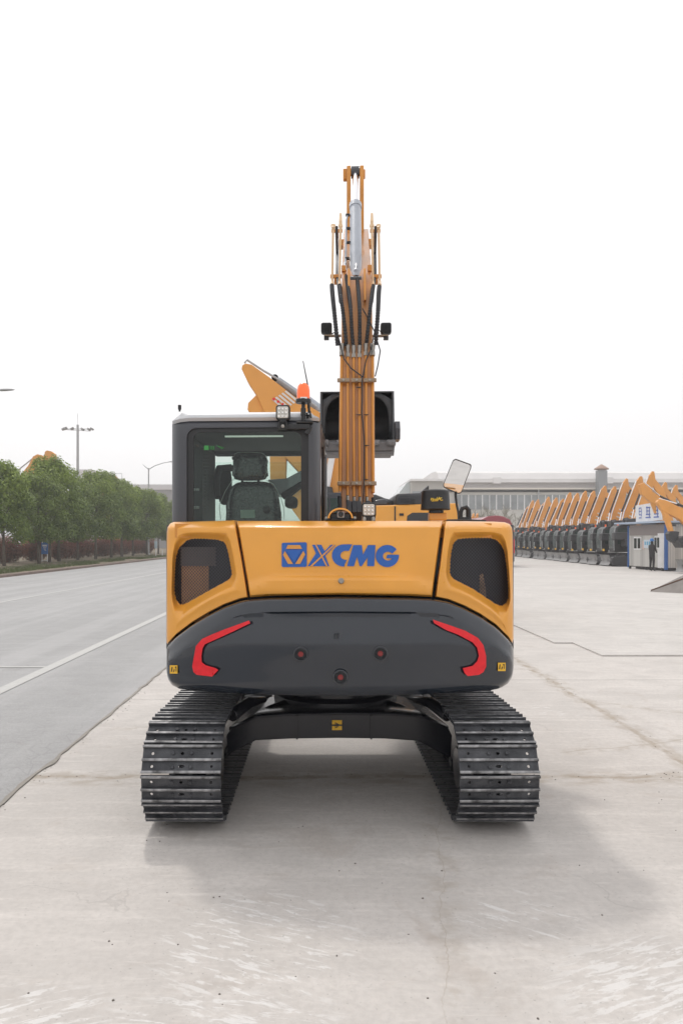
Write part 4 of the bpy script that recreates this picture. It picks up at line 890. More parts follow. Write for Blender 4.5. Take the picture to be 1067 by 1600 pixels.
# ---- side covers with mesh windows
ztop_ = L(745, 815, -.8).z
def side_cover(outer, win, ctr, flip):
    def hit(poly, a):
        dx, dy = math.cos(a), math.sin(a); best = None
        for i in range(len(poly)):
            x1, y1 = poly[i]; x2, y2 = poly[(i+1) % len(poly)]; x1 -= ctr[0]; x2 -= ctr[0]; y1 -= ctr[1]; y2 -= ctr[1]
            ex, ey = x2-x1, y2-y1; den = dx*ey-dy*ex
            if abs(den) < 1e-9: continue
            t = (x1*ey-y1*ex)/den; u = (x1*dy-y1*dx)/den
            if t > 0 and -1e-6 <= u <= 1+1e-6: best = t if best is None else max(best, t)
        return (ctr[0]+dx*best, ctr[1]+dy*best)
    ang = sorted([2*math.pi*k/150 for k in range(150)]+[math.atan2(p[1]-ctr[1], p[0]-ctr[0]) % (2*math.pi) for p in outer])
    O = [hit(outer, a) for a in ang]; I = [hit(win, a) for a in ang]
    b = MB(U); rows = []
    for t in (0, .02, .05, .10, .16, .24, .34, .44, .54, .62, .70, .78, .84, .89, .93, .965, 1.0):
        r = []
        for o_, i_ in zip(O, I):
            px, py = lerp(o_[0], i_[0], t), lerp(o_[1], i_[1], t); off = 0
            if py < 825: off += .11*max(0, (825-py)/11)**1.3
            if t < .05: off += .022*(1-t/.05)**2
            rim = max(0, (t-.60)/.40); off += .075*rim*rim*(3-2*rim)
            bul = math.exp(-((t-.5)/.12)**2)*max(0, math.sin(math.atan2(py-ctr[1], px-ctr[0]))); off -= .012*bul
            r.append(S(SX(px), py, off))
        rows.append(r)
    V = b.grid(rows, True)
    # walls inward from outer edge
    be = [e for e in b.bm.edges if len(e.link_faces) == 1]; oset = set(V[0])
    r = bmesh.ops.extrude_edge_only(b.bm, edges=[e for e in be if e.verts[0] in oset and e.verts[1] in oset])
    for v in [g for g in r['geom'] if isinstance(g, bmesh.types.BMVert)]: v.co.y = max(v.co.y+.1, -.45) if abs(v.co.x) > 1.0 else (v.co.y+.035 if v.co.z < ztop_-.03 else v.co.y+.2)
    sc_ = b.build('side_cover', M_YEL, EX, ang=30)
    b = MB(U); rows = []
    for t in (0, .25, .5, .75, .97): rows.append([S(SX(lerp(ctr[0], i_[0]+(i_[0]-ctr[0])*.02, t)), lerp(ctr[1], i_[1]+(i_[1]-ctr[1])*.02, t), .066) for i_ in I])
    rows[-1] = [S(SX(i_[0]+(i_[0]-ctr[0])*.015), i_[1]+(i_[1]-ctr[1])*.015, .066) for i_ in I]
    b.grid(rows, True); b.build('mesh_grille', M_GRL, sc_, ang=80)
    return sc_
def zz(l, ox): return [(ox+x/3.557, 800+y/3.557) for x, y in l]
winL = zz([(185, 160), (205, 152), (230, 149), (290, 150), (355, 155), (385, 165), (402, 185), (415, 230), (433, 330), (434, 350), (425, 367), (410, 380), (300, 440), (175, 510), (155, 514), (142, 508), (125, 480), (117, 440), (117, 400), (122, 280), (128, 240), (145, 195)], 240)
winR = zz([(640, 165), (660, 152), (700, 147), (770, 145), (840, 146), (875, 158), (900, 185), (917, 225), (930, 320), (938, 430), (938, 480), (928, 503), (905, 520), (885, 518), (860, 505), (740, 425), (635, 372), (620, 355), (614, 335), (617, 270), (622, 225), (631, 185)], 530)
outL = [(260.8, 832), (262, 824), (266, 818), (272, 815.5), (300, 815), (366.5, 813), (377, 870), (387.5, 933.5), (375, 936), (350, 945), (325, 958), (300, 973), (275, 992), (262, 1006), (260.2, 1004)]
outR = [(695.5, 814), (770, 815), (788, 816), (796, 819), (799.5, 825), (800.5, 834), (801.5, 960), (802, 998), (800, 1005), (795, 997), (775, 977), (750, 960), (725, 947), (700, 937), (680, 933), (687.5, 880)]
scl = side_cover(outL, winL, (322, 888), 1); scr = side_cover(outR, winR, (745, 884), -1)
# body top and flanks behind the rear skin
for nm, xa, xb in (('side_panel', -1.09, -.985), ('side_panel', .985, 1.09)):
    b = MB(U); b.box(((xa+xb)/2, .05, 1.42), (xb-xa, 1.2, .68)); b.build(nm, M_YEL, EX, bevel=.03)
ztop = L(745, 815, -.8).z
b = MB(U); b.prism([(.66, -1.02), (.9, -.92), (1.07, -.72), (1.085, .62), (.66, .62)], 'xy', ztop-.05, ztop-.010); b.build('side_deck', M_YEL, EX, bevel=.01)
b = MB(U); b.prism([(-.66, -1.02), (-.9, -.92), (-1.07, -.74), (-1.085, -.55), (-.66, -.55)], 'xy', ztop-.05, ztop-.010); b.build('side_deck', M_YEL, EX, bevel=.01)
# things visible through the mesh windows
b = MB(U); b.box((-.80, -.76, 1.42), (.50, .04, .68)); b.build('cooler_core', M_BLK, EX)
b = MB(U); b.box((-.78, -.86, 1.36), (.36, .05, .36)); b.build('fan_shroud', mat('shroud_orange', (.42, .22, .10), .6, var=.15, scale=6), EX)
b = MB(U); b.box((-.78, -.875, 1.60), (.36, .06, .12)); b.build('shroud_bracket', mat('bracket_dark', (.12, .105, .095), .6), EX)
b = MB(U); b.box((.80, -.74, 1.42), (.50, .04, .74)); b.build('cooler_core', M_BLK, EX)
b = MB(U); b.tube([(.96, -.80, 1.1), (.94, -.82, 1.4), (.90, -.80, 1.7)], .035, 8); b.build('filter_canister', mat('canister_brown', (.28, .18, .10), .6, var=.3, scale=12), EX)
# ---- house floor / turntable / front deck
b = MB(U); b.prism([(-.95, -.85), (-1.05, .62), (-.1, .62), (-.1, .6), (.98, .5), (.98, -.85)], 'xy', .80, .95); b.build('house_frame', M_BLKM, EX)
b = MB(U); b.prism([(.60, -.6), (.60, .55), (.98, .5), (.98, -.6)], 'xy', .96, 1.70); b.build('fuel_tank', M_YEL, EX, bevel=.04)
b = MB(U); b.box((-.2, .1, 1.2), (.9, .6, .5)); b.build('swing_motor', M_BLKM, EX, bevel=.04)
bz = Vector((SWX, SWY, 0))
b = MB(); b.lathe([(.46, .50), (.46, .57), (.42, .60), (.42, .66), (.39, .68), (.39, .84)], bz, n=48); b.build('swing_bearing', M_BLKM, EX)
# ---- X frame
def P3(px, py, Y): w_ = W(px, py, Y); return (w_.x, w_.z)
YF = 4.98
fp = [P3(*p, YF) for p in ((362, 1137), (400, 1120), (447, 1116), (530, 1114.5), (610, 1115.5), (659, 1119), (700, 1137), (706, 1150), (704, 1184), (694, 1180), (653, 1158), (602, 1154.5), (527, 1153.5), (455, 1154.5), (400, 1157), (362, 1176), (356, 1184), (354, 1150))]
b = MB(); b.prism(fp, 'xz', YF, YF+.05); b.build('frame_beam', M_BLKM, EX, bevel=.008)
tp_ = [P3(*p, YF) for p in ((362, 1137), (400, 1120), (447, 1116), (530, 1114.5), (610, 1115.5), (659, 1119), (700, 1137))]
b = MB(); rows = [[(x, YF-.012, z+.004) for x, z in tp_], [(x, YF+.012, z+.012) for x, z in tp_], [(lerp(x, .11, .1), YF+.55, z+.015) for x, z in tp_]]; b.grid(rows); b.build('frame_top_plate', M_BLKM, EX, solid=.012)
b = MB(); 
b.box((.115, SWY+.1, .42), (1.0, .9, .16)); b.build('centre_frame', M_BLKM, EX, bevel=.02)
for s in (-1, 1):
    for yy in (-1, 1):
        b = MB(); x1_ = .115+s*.58; b.tube([(.115+s*.28, SWY+.05+yy*.25, .50), (.115+s*.45, SWY+.05+yy*.38, .46), (x1_+s*.12, SWY+.05+yy*.55, .36)], [.085, .085, .08], 8); b.build('frame_leg', M_BLKM, EX, bevel=.01)
b = MB(); b.box((.112, YF-.006, .455), (.085, .012, .01)); 
for x in (-.155, .345): b.box((x, YF-.008, .44), (.012, .014, .16))
b.build('weld_seam', M_BLKM, EX)
c = W(526.5, 1133, YF-.006); b = MB(); b.box(c, (.066, .006, .066)); lb = b.build('warning_label', M_LAB, EX)
b = MB(); b.box((c.x-.010, c.y-.005, c.z), (.005, .004, .04)); b.box((c.x+.006, c.y-.005, c.z-.006), (.03, .004, .005), Matrix.Rotation(R_(-40), 3, 'Y')); b.box((c.x+.004, c.y-.005, c.z+.008), (.02, .004, .006), Matrix.Rotation(R_(30), 3, 'Y')); b.build('pictogram', M_BLK, lb)
# dark folded steps above the track, and boarding step
for s, xs in ((-1, (362, 413)), (1, (700, 648))):
    b = MB(); a_ = W(xs[1], 1093, 5.15); c_ = W(xs[0], 1118, 4.75); b.tube([a_, lerp(a_, c_, .5)+Vector((0, 0, .03)), c_], [.025, .04, .045], 8); b.build('track_guard', M_BLKM, EX, bevel=.006)
# ---- tracks
NS = 40; YA, YBk, RC = 4.45, 6.61, .272
def tpath(s):
    Ls = YBk-YA; arcL = math.pi*RC; tot = 2*Ls+2*arcL; s = s % tot
    if s < Ls: return Vector((0, YBk-s, RC*2+.06-.018*math.sin(math.pi*s/Ls))), Vector((0, 0, 1))       # top run, going back
    s -= Ls
    if s < arcL: a = s/RC; return Vector((0, YA-RC*math.sin(a), RC+.06+RC*math.cos(a))), Vector((0, -math.sin(a), math.cos(a)))
    s -= arcL
    if s < Ls: return Vector((0, YA+s, .06)), Vector((0, 0, -1))
    s -= Ls; a = s/RC; return Vector((0, YBk+RC*math.sin(a), RC+.06-RC*math.cos(a))), Vector((0, math.sin(a), -math.cos(a)))
TOT = 2*(YBk-YA)+2*math.pi*RC; PITCH = TOT/NS
def shoe_mesh(sg):
    """plate with real holes and three grousers; local x across, y along travel, z outwards; sg=+1 when +x is the outer side"""
    b = MB(); Wd, hl = .225, PITCH/2-.004
    ys = [-hl, -.003, hl]
    def cell(x0, x1, y0, y1, rx, ry):
        cx, cy = (x0+x1)/2, (y0+y1)/2; n = 12; hole = [b.bm.verts.new((cx+rx*math.cos(2*math.pi*k/n), cy+ry*math.sin(2*math.pi*k/n), 0)) for k in range(n)]
        out = []
        for k in range(n):
            a = 2*math.pi*k/n; dx, dy = math.cos(a), math.sin(a); t = min((x1-x0)/2/max(abs(dx), 1e-6), (y1-y0)/2/max(abs(dy), 1e-6)); out.append((cx+dx*t, cy+dy*t))
        # snap diagonals to corners
        crn = [(x1, y1), (x0, y1), (x0, y0), (x1, y0)]; O = []
        for k in range(n): O.append(b.bm.verts.new((*out[k], 0)))
        cv = {1: crn[0], 4: crn[1], 7: crn[2], 10: crn[3]}
        for k in range(n):
            k2 = (k+1) % n
            if k in cv: v = b.bm.verts.new((*cv[k], 0)); b.face((hole[k], O[k], v, O[k2], hole[k2]))
            else: b.face((hole[k], O[k], O[k2], hole[k2]))
    for r in range(2):
        y0, y1 = ys[r]+.006, ys[r+1]-.006
        xs = [-Wd, -.188, -.150, -.028, .028, .150, .188, Wd]
        for i in range(7):
            if i in (1, 5): cell(xs[i], xs[i+1], y0, y1, .0085, .0085)
            elif i == 3: cell(xs[i], xs[i+1], y0, y1, .019 if r == 0 else .010, .0085)
            else: b.poly([(xs[i], y0, 0), (xs[i+1], y0, 0), (xs[i+1], y1, 0), (xs[i], y1, 0)])
    bmesh.ops.remove_doubles(b.bm, verts=b.bm.verts, dist=1e-5)
    r = bmesh.ops.extrude_face_region(b.bm, geom=list(b.bm.faces))
    for v in [g for g in r['geom'] if isinstance(g, bmesh.types.BMVert)]: v.co.z -= .010
    for gy, h, lean in ((-hl+.003, .018, -.002), (-.003, .022, 0), (hl-.002, .024, .003)):
        w0 = .0075; prf = [(gy-w0, -.004), (gy-w0+lean, h*.9), (gy-w0*.45+lean, h), (gy+w0*.45+lean, h), (gy+w0+lean, h*.9), (gy+w0, -.004)]
        b.prism(prf, 'yz', -Wd, Wd)
    for (x, y) in ((-.052, -.041), (.052, -.041), (-.052, .036), (.052, .036)): b.lathe([(.012, 0), (.012, .008), (.010, .010), (.001, .010)], (x, y, 0), n=6)
    bmesh.ops.recalc_face_normals(b.bm, faces=b.bm.faces)
    for f in b.bm.faces:
        c = f.calc_center_median(); f.material_index = 1 if (c.z > .0165 and f.normal.z > .8) else 0
    me = bpy.data.meshes.new('track_shoe'); b.bm.to_mesh(me); b.bm.free(); me.materials.append(M_TRK); me.materials.append(M_EDGE); return me
SHOE = shoe_mesh(1)
for side, xc in ((-1, -.785), (1, 1.014)):
    # chain
    b = MB(); 
    for k in range(NS):
        p, nrm = tpath((k+.5)*PITCH); tg = Vector((0, -nrm.z, nrm.y)) ; q = p+Vector((xc, 0, 0))-nrm*.030
        m3 = Matrix((Vector((1, 0, 0)), tg, nrm)).transposed()
        for dx in (-.05, .05): b.box(q+Vector((dx, 0, 0)), (.024, PITCH*1.04, .05), m3)
        p2, n2 = tpath(k*PITCH); q2 = p2+Vector((xc, 0, 0))-n2*.03; b.cyl(q2+Vector((-.075, 0, 0)), q2+Vector((.075, 0, 0)), .017, n=8)
    trk = b.build('track', M_BLKM, EX)
    for k in range(NS):
        p, nrm = tpath((k+.37)*PITCH); tg = Vector((0, nrm.z, -nrm.y)); 
        o = bpy.data.objects.new('track_shoe', SHOE); C.objects.link(o); o.parent = trk
        m3 = Matrix((Vector((1, 0, 0)), -tg if False else tg, nrm)).transposed()
        if m3.determinant() < 0: m3 = Matrix((Vector((-1, 0, 0)), tg, nrm)).transposed()
        pos = p+Vector((xc, 0, 0))-Vector((SWX, SWY, 0)); o.matrix_local = Matrix.Translation(pos+nrm*(.012+random.uniform(-.0015, .0015))) @ m3.to_4x4() @ Matrix.Rotation(random.uniform(-.02, .02), 4, 'X') @ Matrix.Rotation(random.uniform(-.006, .006), 4, 'Z')
    # frame, sprocket, idler, rollers
    b = MB(); b.prism([(4.85, .16), (4.75, .30), (4.85, .44), (6.3, .44), (6.4, .30), (6.3, .16)], 'yz', xc-.09, xc+.09); b.build('side_frame', M_BLKM, EX, bevel=.015)
    b = MB(); n = 21; rows = []
    prf = []
    for k in range(n*4): a = 2*math.pi*k/(n*4); r_ = .255 if k % 4 in (1, 2) else .225; prf.append((YA+r_*math.cos(a), .33+r_*math.sin(a)))
    b.prism(prf, 'yz', xc-.02, xc+.02); b.build('sprocket', M_TRK, trk)
    si = -side
    b = MB(); b.lathe([(.20, -.03), (.205, .13), (.19, .15), (.13, .16), (.12, .19), (.001, .195)] if si > 0 else [(.20, .03), (.205, -.13), (.19, -.15), (.13, -.16), (.12, -.19), (.001, -.195)], (xc, YA, .33), 'x', 32); fd = b.build('final_drive', M_BLKM, trk)
    b = MB()
    for k in range(8): a = k*math.pi/4+.3; b.cyl((xc+si*.148, YA+.165*math.cos(a), .33+.165*math.sin(a)), (xc+si*.166, YA+.165*math.cos(a), .33+.165*math.sin(a)), .012, n=6)
    b.build('drive_bolts', M_ZINC, trk)
    b = MB(); b.lathe([(.14, -.07), (.23, -.05), (.24, -.02), (.24, .02), (.23, .05), (.14, .07)], (xc, YBk, .33), 'x', 32); b.build('idler', M_TRK, trk)
    for k in range(5): b = MB(); b.lathe([(.05, -.09), (.075, -.07), (.06, -.03), (.06, .03), (.075, .07), (.05, .09)], (xc, 4.92+k*.32, .125), 'x', 18); b.build('track_roller', M_BLKM, trk)
# ---- cab
YC = -.66
def CP(px, py, yl=YC): return L(px, py, yl)
cabL, cabR = -1.098, -.087
zc0, zc1 = 1.0, CP(380, 640).z
zs = CP(380, 657).z                       # lower edge of the silver roof
def rrect(x0, x1, z0, z1, r, n=6, bottom=True):
    P = []
    for (cx, cz, a) in ((x1-r, z1-r, 0), (x0+r, z1-r, 90)): P += [(cx+r*math.cos(R_(a+90*k/n)), cz+r*math.sin(R_(a+90*k/n))) for k in range(n+1)]
    if bottom:
        for (cx, cz, a) in ((x0+r, z0+r, 180), (x1-r, z0+r, 270)): P += [(cx+r*math.cos(R_(a+90*k/n)), cz+r*math.sin(R_(a+90*k/n))) for k in range(n+1)]
    else: P += [(x0, z0), (x1, z0)]
    return P
wl, wr, wt = CP(292, 700).x, CP(482, 700).x, CP(380, 668).z
# rear wall: ring between outer outline and window opening, rounded pillars
def ringwall(outer, inner, yo, yi, depth, name, m, bevel=0.0):
    b = MB(U); n = len(outer); assert len(inner) == n
    A = [(x, yo(x, z), z) for x, z in outer]; rows = [[(x, depth, z) for x, z in outer], A]
    for t in (.06, .15, .3, .5, .7, .9, 1): rows.append([(lerp(o[0], i[0], t), yi-.0+ (yo(o[0], o[1])-yi)*(1-t)**2.2, lerp(o[1], i[1], t)) for o, i in zip(outer, inner)])
    rows.append([(x, yi+.05, z) for x, z in inner]); b.grid(rows, True); return b.build(name, m, EX, ang=45)
def ptsN(x0, x1, z0, z1, r):
    P = []
    for (cx, cz, a) in ((x1-r, z1-r, 0), (x0+r, z1-r, 90), (x0+r, z0+r, 180), (x1-r, z0+r, 270)): P += [(cx+r*math.cos(R_(a+90*k/8)), cz+r*math.sin(R_(a+90*k/8))) for k in range(9)]
    return P
cab = ringwall(ptsN(cabL, cabR, zc0, zc1-.035, .05), ptsN(wl, wr, 1.55, wt, .07), lambda x, z: YC+.09, YC, YC+.12, 'cab', M_CAB)
# side walls as pillars and rails with glass
def cpart(name, box_c, box_s, m=M_CAB, bv=.02, par=None): b = MB(U); b.box(box_c, box_s); return b.build(name, m, par or cab, bevel=bv)
for sx in (cabL+.025, cabR-.025):
    cpart('pillar', (sx, YC+.18, (zc0+zc1)/2-.03), (.05, .14, zc1-zc0-.08)); cpart('pillar', (sx, YC+.78, (zc0+zc1)/2-.03), (.05, .07, zc1-zc0-.08)); cpart('pillar', (sx, YC+1.40, (zc0+zc1)/2-.03), (.05, .06, zc1-zc0-.08))
    cpart('lower_panel', (sx, YC+.75, 1.30), (.045, 1.3, .60)); cpart('roof_rail', (sx, YC+.78, zc1-.12), (.045, 1.3, .09))
    b = MB(U); b.box((sx, YC+.77, 1.98), (.006, 1.2, .80)); b.build('side_glass', M_GLSF, cab)
cpart('front_sill', ((cabL+cabR)/2, YC+1.42, 1.12), (cabR-cabL-.1, .05, .30)); 
zf = L(400, 713, .72).z
cpart('front_header', ((cabL+cabR)/2, YC+1.39, (zf+zc1)/2-.03), (cabR-cabL-.1, .05, zc1-zf-.06))
cpart('front_pillar', (L(319, 760, .74).x-.06, YC+1.38, 1.85), (.16, .05, 1.3)); cpart('front_pillar', (cabR-.035, YC+1.38, 1.85), (.06, .05, 1.3))
b = MB(U); b.box(((cabL+cabR)/2, YC+1.41, 1.75), (cabR-cabL-.08, .005, 1.25)); b.build('windscreen', M_GLSF, cab)
cpart('floor', ((cabL+cabR)/2, YC+.72, 1.03), (cabR-cabL-.08, 1.35, .06), M_BLK)
cpart('headliner', ((cabL+cabR)/2, YC+.75, zc1-.10), (cabR-cabL-.08, 1.2, .03), mat('headliner_grey', (.06, .062, .065), .8), .01)
# roof: silver, curved
b = MB(U); rows = []
for (dy, z) in ((.015, zs), (.0, zs+.02), (.02, zs+.05), (.06, zc1-.008), (.12, zc1), (.5, zc1+.015), (1.1, zc1+.01), (1.38, zc1-.02), (1.46, zc1-.06), (1.46, zs)):
    r = []
    for k in range(17):
        u = k/16; x = lerp(cabL+.012, cabR-.005, u); e = min(u, 1-u)*.97; q = 0
        if e < .07: q = .055*(1-math.sqrt(max(0, 1-((.07-e)/.07)**2)))
        r.append((x, YC+dy+q*.8, z-(q if z > zs+.03 else 0)-(.015*max(0, 1-(x-cabL)/.12) if z <= zs+.03 else 0)))
    rows.append(r)
b.grid(rows); roof = b.build('cab_roof', mat('roof_silver', (.50, .51, .53), .28, .1, coat=.3), EX, ang=50)
b = MB(U); b.box((cabL+.022, YC+.78, (zs+zc1)/2-.02), (.02, 1.25, zc1-zs-.05)); b.build('roof_edge', MATS['roof_silver'], roof, bevel=.008)
b = MB(U); b.box((cabR-.02, YC+.78, (zs+zc1)/2-.02), (.02, 1.25, zc1-zs-.05)); b.build('roof_edge', MATS['roof_silver'], roof, bevel=.008)
# rear glass with black border
b = MB(U); o_ = ptsN(wl, wr, 1.55, wt, .07); i_ = ptsN(wl+.045, wr-.05, 1.60, wt-.028, .05); b.grid([[(x, YC+.012, z) for x, z in o_], [(x, YC+.010, z) for x, z in i_], [(x, YC+.02, z) for x, z in i_]], True); b.build('window_seal', M_BLK, cab)
b = MB(U); b.poly([(x, YC+.016, z) for x, z in i_]); b.build('rear_glass', M_GLS, cab, smooth=False)
# interior: left side console lines, posts, stickers, added glow bar
b = MB(U); p = L(329, 740, .2); xr_ = L(327, 740, .1).x; b.box(((cabL+.06+xr_)/2, .1, 1.79), (xr_-cabL-.06, .5, 1.2)); b.build('side_console', mat('interior_dark', (.045, .047, .05), .7, var=.2, scale=8), EX)
for py in (765, 793): c = L(307, py, -.17); cpart('console_switch', c, (.045, .02, .02), M_LGREY, .004, EX)
c = L(397, 681.5, -.25); b = MB(U); b.box((c.x, c.y, c.z), (.42, .02, .012)); b.build('added_glow_bar', mat('pale_strip', (.9, .92, .85), .4, emis=((.9, 1, .9), .22)), EX)  # self-glowing bar, added to imitate a bright streak of sky; not a lamp
b = MB(U); c = CP(322.5, 699.5); b.box((c.x, YC+.008, c.z), (.032, .003, .030)); 
for k in range(3): c = CP(329+k*2.6, 699.5); b.box((c.x, YC+.008, c.z), (.004, .003, .026))
for k in range(3): c = CP(341+k*3.2, 697+k*1.5); b.box((c.x, YC+.008, c.z), (.022, .003, .004), Matrix.Rotation(R_(18-k*20), 3, 'Y'))
b.build('glass_sticker', M_GREEN, EX)
b = MB(U)
for k in range(16): c = CP(300, 712+k*5.4); b.box(((CP(303, 700).x+CP(326, 700).x)/2, YC+.022, c.z), (CP(326, 700).x-CP(303, 700).x, .001, .0018))
for k in range(4): c = CP(305+k*6, 760); b.box((c.x, YC+.0222, 1.98), (.0018, .001, .40))
b.build('heater_lines', M_CAB, EX)
# seat under film
M_SEAT = mat('seat_dark_film', (.020, .026, .026), .26, var=.3, scale=18, bump=.5, bscale=16, coat=.6)
def cushion(name, cx, cy, cz, w_, d_, h_, m, par, taper=1.0, bump=.012, sq=3.2, seed=0):
    b = MB(U); rows = []
    for i in range(25):
        ph = -math.pi/2+math.pi*i/24; r = []
        for k in range(40):
            th = 2*math.pi*k/40; f = lambda v: math.copysign(abs(v)**(2/sq), v)
            x = f(math.cos(ph))*f(math.cos(th)); y = f(math.cos(ph))*f(math.sin(th)); z = f(math.sin(ph)); kx = lerp(1, taper, (z+1)/2)
            dd = 1+bump*mnoise.noise(Vector((x*4+seed, y*4, z*4)))/.3
            r.append((cx+x*w_/2*kx*dd, cy+y*d_/2*dd, cz+z*h_/2))
        rows.append(r)
    b.grid(rows, True); bmesh.ops.remove_doubles(b.bm, verts=b.bm.verts, dist=1e-5); return b.build(name, m, par, ang=80)
c0, c1 = L(347, 820, -.15), L(444, 820, -.15); zt_, zb_ = L(390, 752, -.15).z, 1.35
seat = cushion('seat', (c0.x+c1.x)/2, -.12, (zt_+zb_)/2, c1.x-c0.x, .16, zt_-zb_, M_SEAT, EX, .84, .02, 4.5)
cushion('seat_cushion', (c0.x+c1.x)/2, .1, 1.42, .48, .5, .16, M_SEAT, EX, 1, .02, 4)
c = L(390.5, 729, -.15); h0, h1 = L(390, 707, -.15).z, L(390, 751, -.15).z; cushion('headrest', c.x, -.13, c.z, L(418, 729, -.15).x-L(363, 729, -.15).x, .12, h0-h1, M_SEAT, seat, .93, .05, 4.2, 3)
b = MB(U); 
for dx in (-.06, .06): b.cyl((c.x+dx, -.12, h1-.06), (c.x+dx, -.12, h1+.03), .010, n=8)
b.build('headrest_post', M_BLK, seat)
c = L(387, 803, -.22); b = MB(U); b.box((c.x, -.212, c.z), (.105, .004, .060)); b.build('seat_tag', mat('tag_pale_green', (.35, .48, .43), .5), seat)
c = L(416.5, 797, -.22); b = MB(U); b.lathe([(.026, 0), (.026, -.012), (.02, -.016), (.001, -.016)], (c.x, -.205, c.z), 'y', 18); b.build('seat_knob', M_BLK, seat)
M_FILM = mat('film_clear_edge', (.35, .42, .40), .3, coat=.5)
b = MB(U)
for pts in (((345, 812), (343, 790), (352, 768), (362, 752), (366, 748)), ((444, 812), (444, 795), (438, 775), (428, 757), (416, 750))): b.tube([L(*p, -.2) for p in pts], .0025, 5)
b.tube([L(*p, -.2) for p in ((366, 710), (372, 707), (390, 706.5), (410, 708), (417, 713), (418, 735), (413, 747))], .0018, 5); b.build('film_cover', M_FILM, seat)
# levers and wiper inside
b = MB(U); b.tube([L(340, 778, .1), L(338, 748, .2), L(343, 733, .25), L(362, 731, .3)], [.02, .03, .035, .03], 8); b.tube([L(445, 775, .1), L(470, 757, .25)], [.035, .025], 8); b.build('joystick', mat('interior_dark', (.045, .047, .05), .7), EX)
cushion('monitor', L(352, 760, .35).x, .35, L(352, 760, .35).z, .11, .05, .30, MATS['interior_dark'], EX)
cushion('armrest', L(455, 775, .0).x, .02, L(455, 785, .0).z, .09, .30, .09, MATS['interior_dark'], EX)
# ---- lamps, beacon, aerials on the cab
def work_lamp(px0, px1, py0, py1, yl, name='work_lamp', back=False):
    a_, b2_ = L(px0, py0, yl), L(px1, py1, yl); cx, cz = (a_.x+b2_.x)/2, (a_.z+b2_.z)/2; wd, hh = b2_.x-a_.x, a_.z-b2_.z
    b = MB(U); P = ptsN(cx-wd/2, cx+wd/2, cz-hh/2, cz+hh/2, min(wd, hh)*.2); b.prism(P, 'xz', yl-.0, yl+.05)
    if back:
        for k in range(6): b.box((cx-wd*.36+k*wd*.144, yl-.006, cz), (wd*.05, .02, hh*.82))
    bo_ = b.build(name, M_BLK, EX, bevel=.004)
    if not back:
        b = MB(U); P = ptsN(cx-wd*.40, cx+wd*.40, cz-hh*.38, cz+hh*.38, min(wd, hh)*.12); b.prism(P, 'xz', yl-.006, yl+.001); b.build('lens', mat('lens_frosted', (.55, .54, .50), .25, var=.1, scale=40), bo_)
        b = MB(U)
        for i in range(3):
            for j in range(3): b.lathe([(wd*.10, 0), (wd*.085, -.006), (wd*.03, -.003), (.001, -.003)], (cx+(i-1)*wd*.25, yl-.006, cz+(j-1)*hh*.25), 'y', 10)
        b.build('reflector', M_CLEAR, bo_)
    b = MB(U); b.box((cx, yl+.02, cz-hh/2-.02), (wd*.45, .04, .05)); b.build('bracket', M_BLK, bo_)
    return bo_
work_lamp(431, 453, 632.5, 656, YC-.05)
b = MB(U); a_, c_ = L(434, 667, YC-.02), L(484, 667, YC-.02); b.box(((a_.x+c_.x)/2, YC-.02, a_.z), (c_.x-a_.x, .03, .035)); p = L(442, 665, YC-.03); b.box((p.x, YC-.03, p.z), (.06, .04, .055))
p = L(476, 660, YC-.02); b.box((p.x, YC-.01, p.z-.0), (.11, .06, .012)); p = L(482, 672, YC-.02); b.box((p.x, YC-.02, p.z), (.03, .02, .06), Matrix.Rotation(R_(30), 3, 'Y')); b.build('lamp_bracket', M_BLK, EX, bevel=.003)
p = L(442, 666, YC-.056); b = MB(U); b.lathe([(.012, 0), (.012, -.008), (.001, -.01)], p, 'y', 6); b.build('bracket_bolt', M_ZINC, EX)
b = MB(U); p = L(474, 658, YC-.01); q = L(474, 630, YC-.01); b.cyl(p, q, .013, n=10); b.cyl(lerp(p, q, .3), lerp(p, q, .72), .018, n=10); bl = b.build('beacon_light', M_BLK, EX)
p = L(474, 629.5, YC-.01); b = MB(U); b.lathe([(.050, -.002), (.052, .006), (.050, .022), (.044, .026)], p, n=24); b.build('beacon_base', M_BLK, bl)
hd = L(474, 598, YC-.01).z-p.z; b = MB(U); b.lathe([(.042, .024), (.043, .05), (.042, hd*.62), (.036, hd*.84), (.022, hd*.96), (.001, hd)], p, n=28); b.build('dome', M_ORG, bl, ang=80)
p2 = L(474.5, 621.5, YC-.056); b = MB(U); b.box(p2, (.045, .004, .011)); b.build('beacon_label', M_WHT, bl)
b = MB(U); b.tube([L(481.5, 638, YC+.02), L(480.5, 600, YC+.02), L(477, 582, YC+.02), L(473.5, 564, YC+.02)], [.006, .005, .004, .003], 6); b.build('antenna', M_BLK, EX)
b = MB(U); p = L(482.5, 648, YC); rr = random.Random(1); b.tube([p+Vector((rr.uniform(-.02, .02), rr.uniform(-.01, .01), rr.uniform(-.025, .025))) for _ in range(12)], .006, 5); b.tube([L(483, 645, YC), L(482.5, 632, YC)], .010, 6); b.build('cable_bundle', M_BLK, EX)
b = MB(U); b.cyl(L(281, 640, YC+.12), L(281, 633, YC+.12), .012, n=8); b.cyl(L(281, 643, YC+.12), L(281, 640, YC+.12), .007, n=8); b.build('roof_stud', M_BLK, EX)
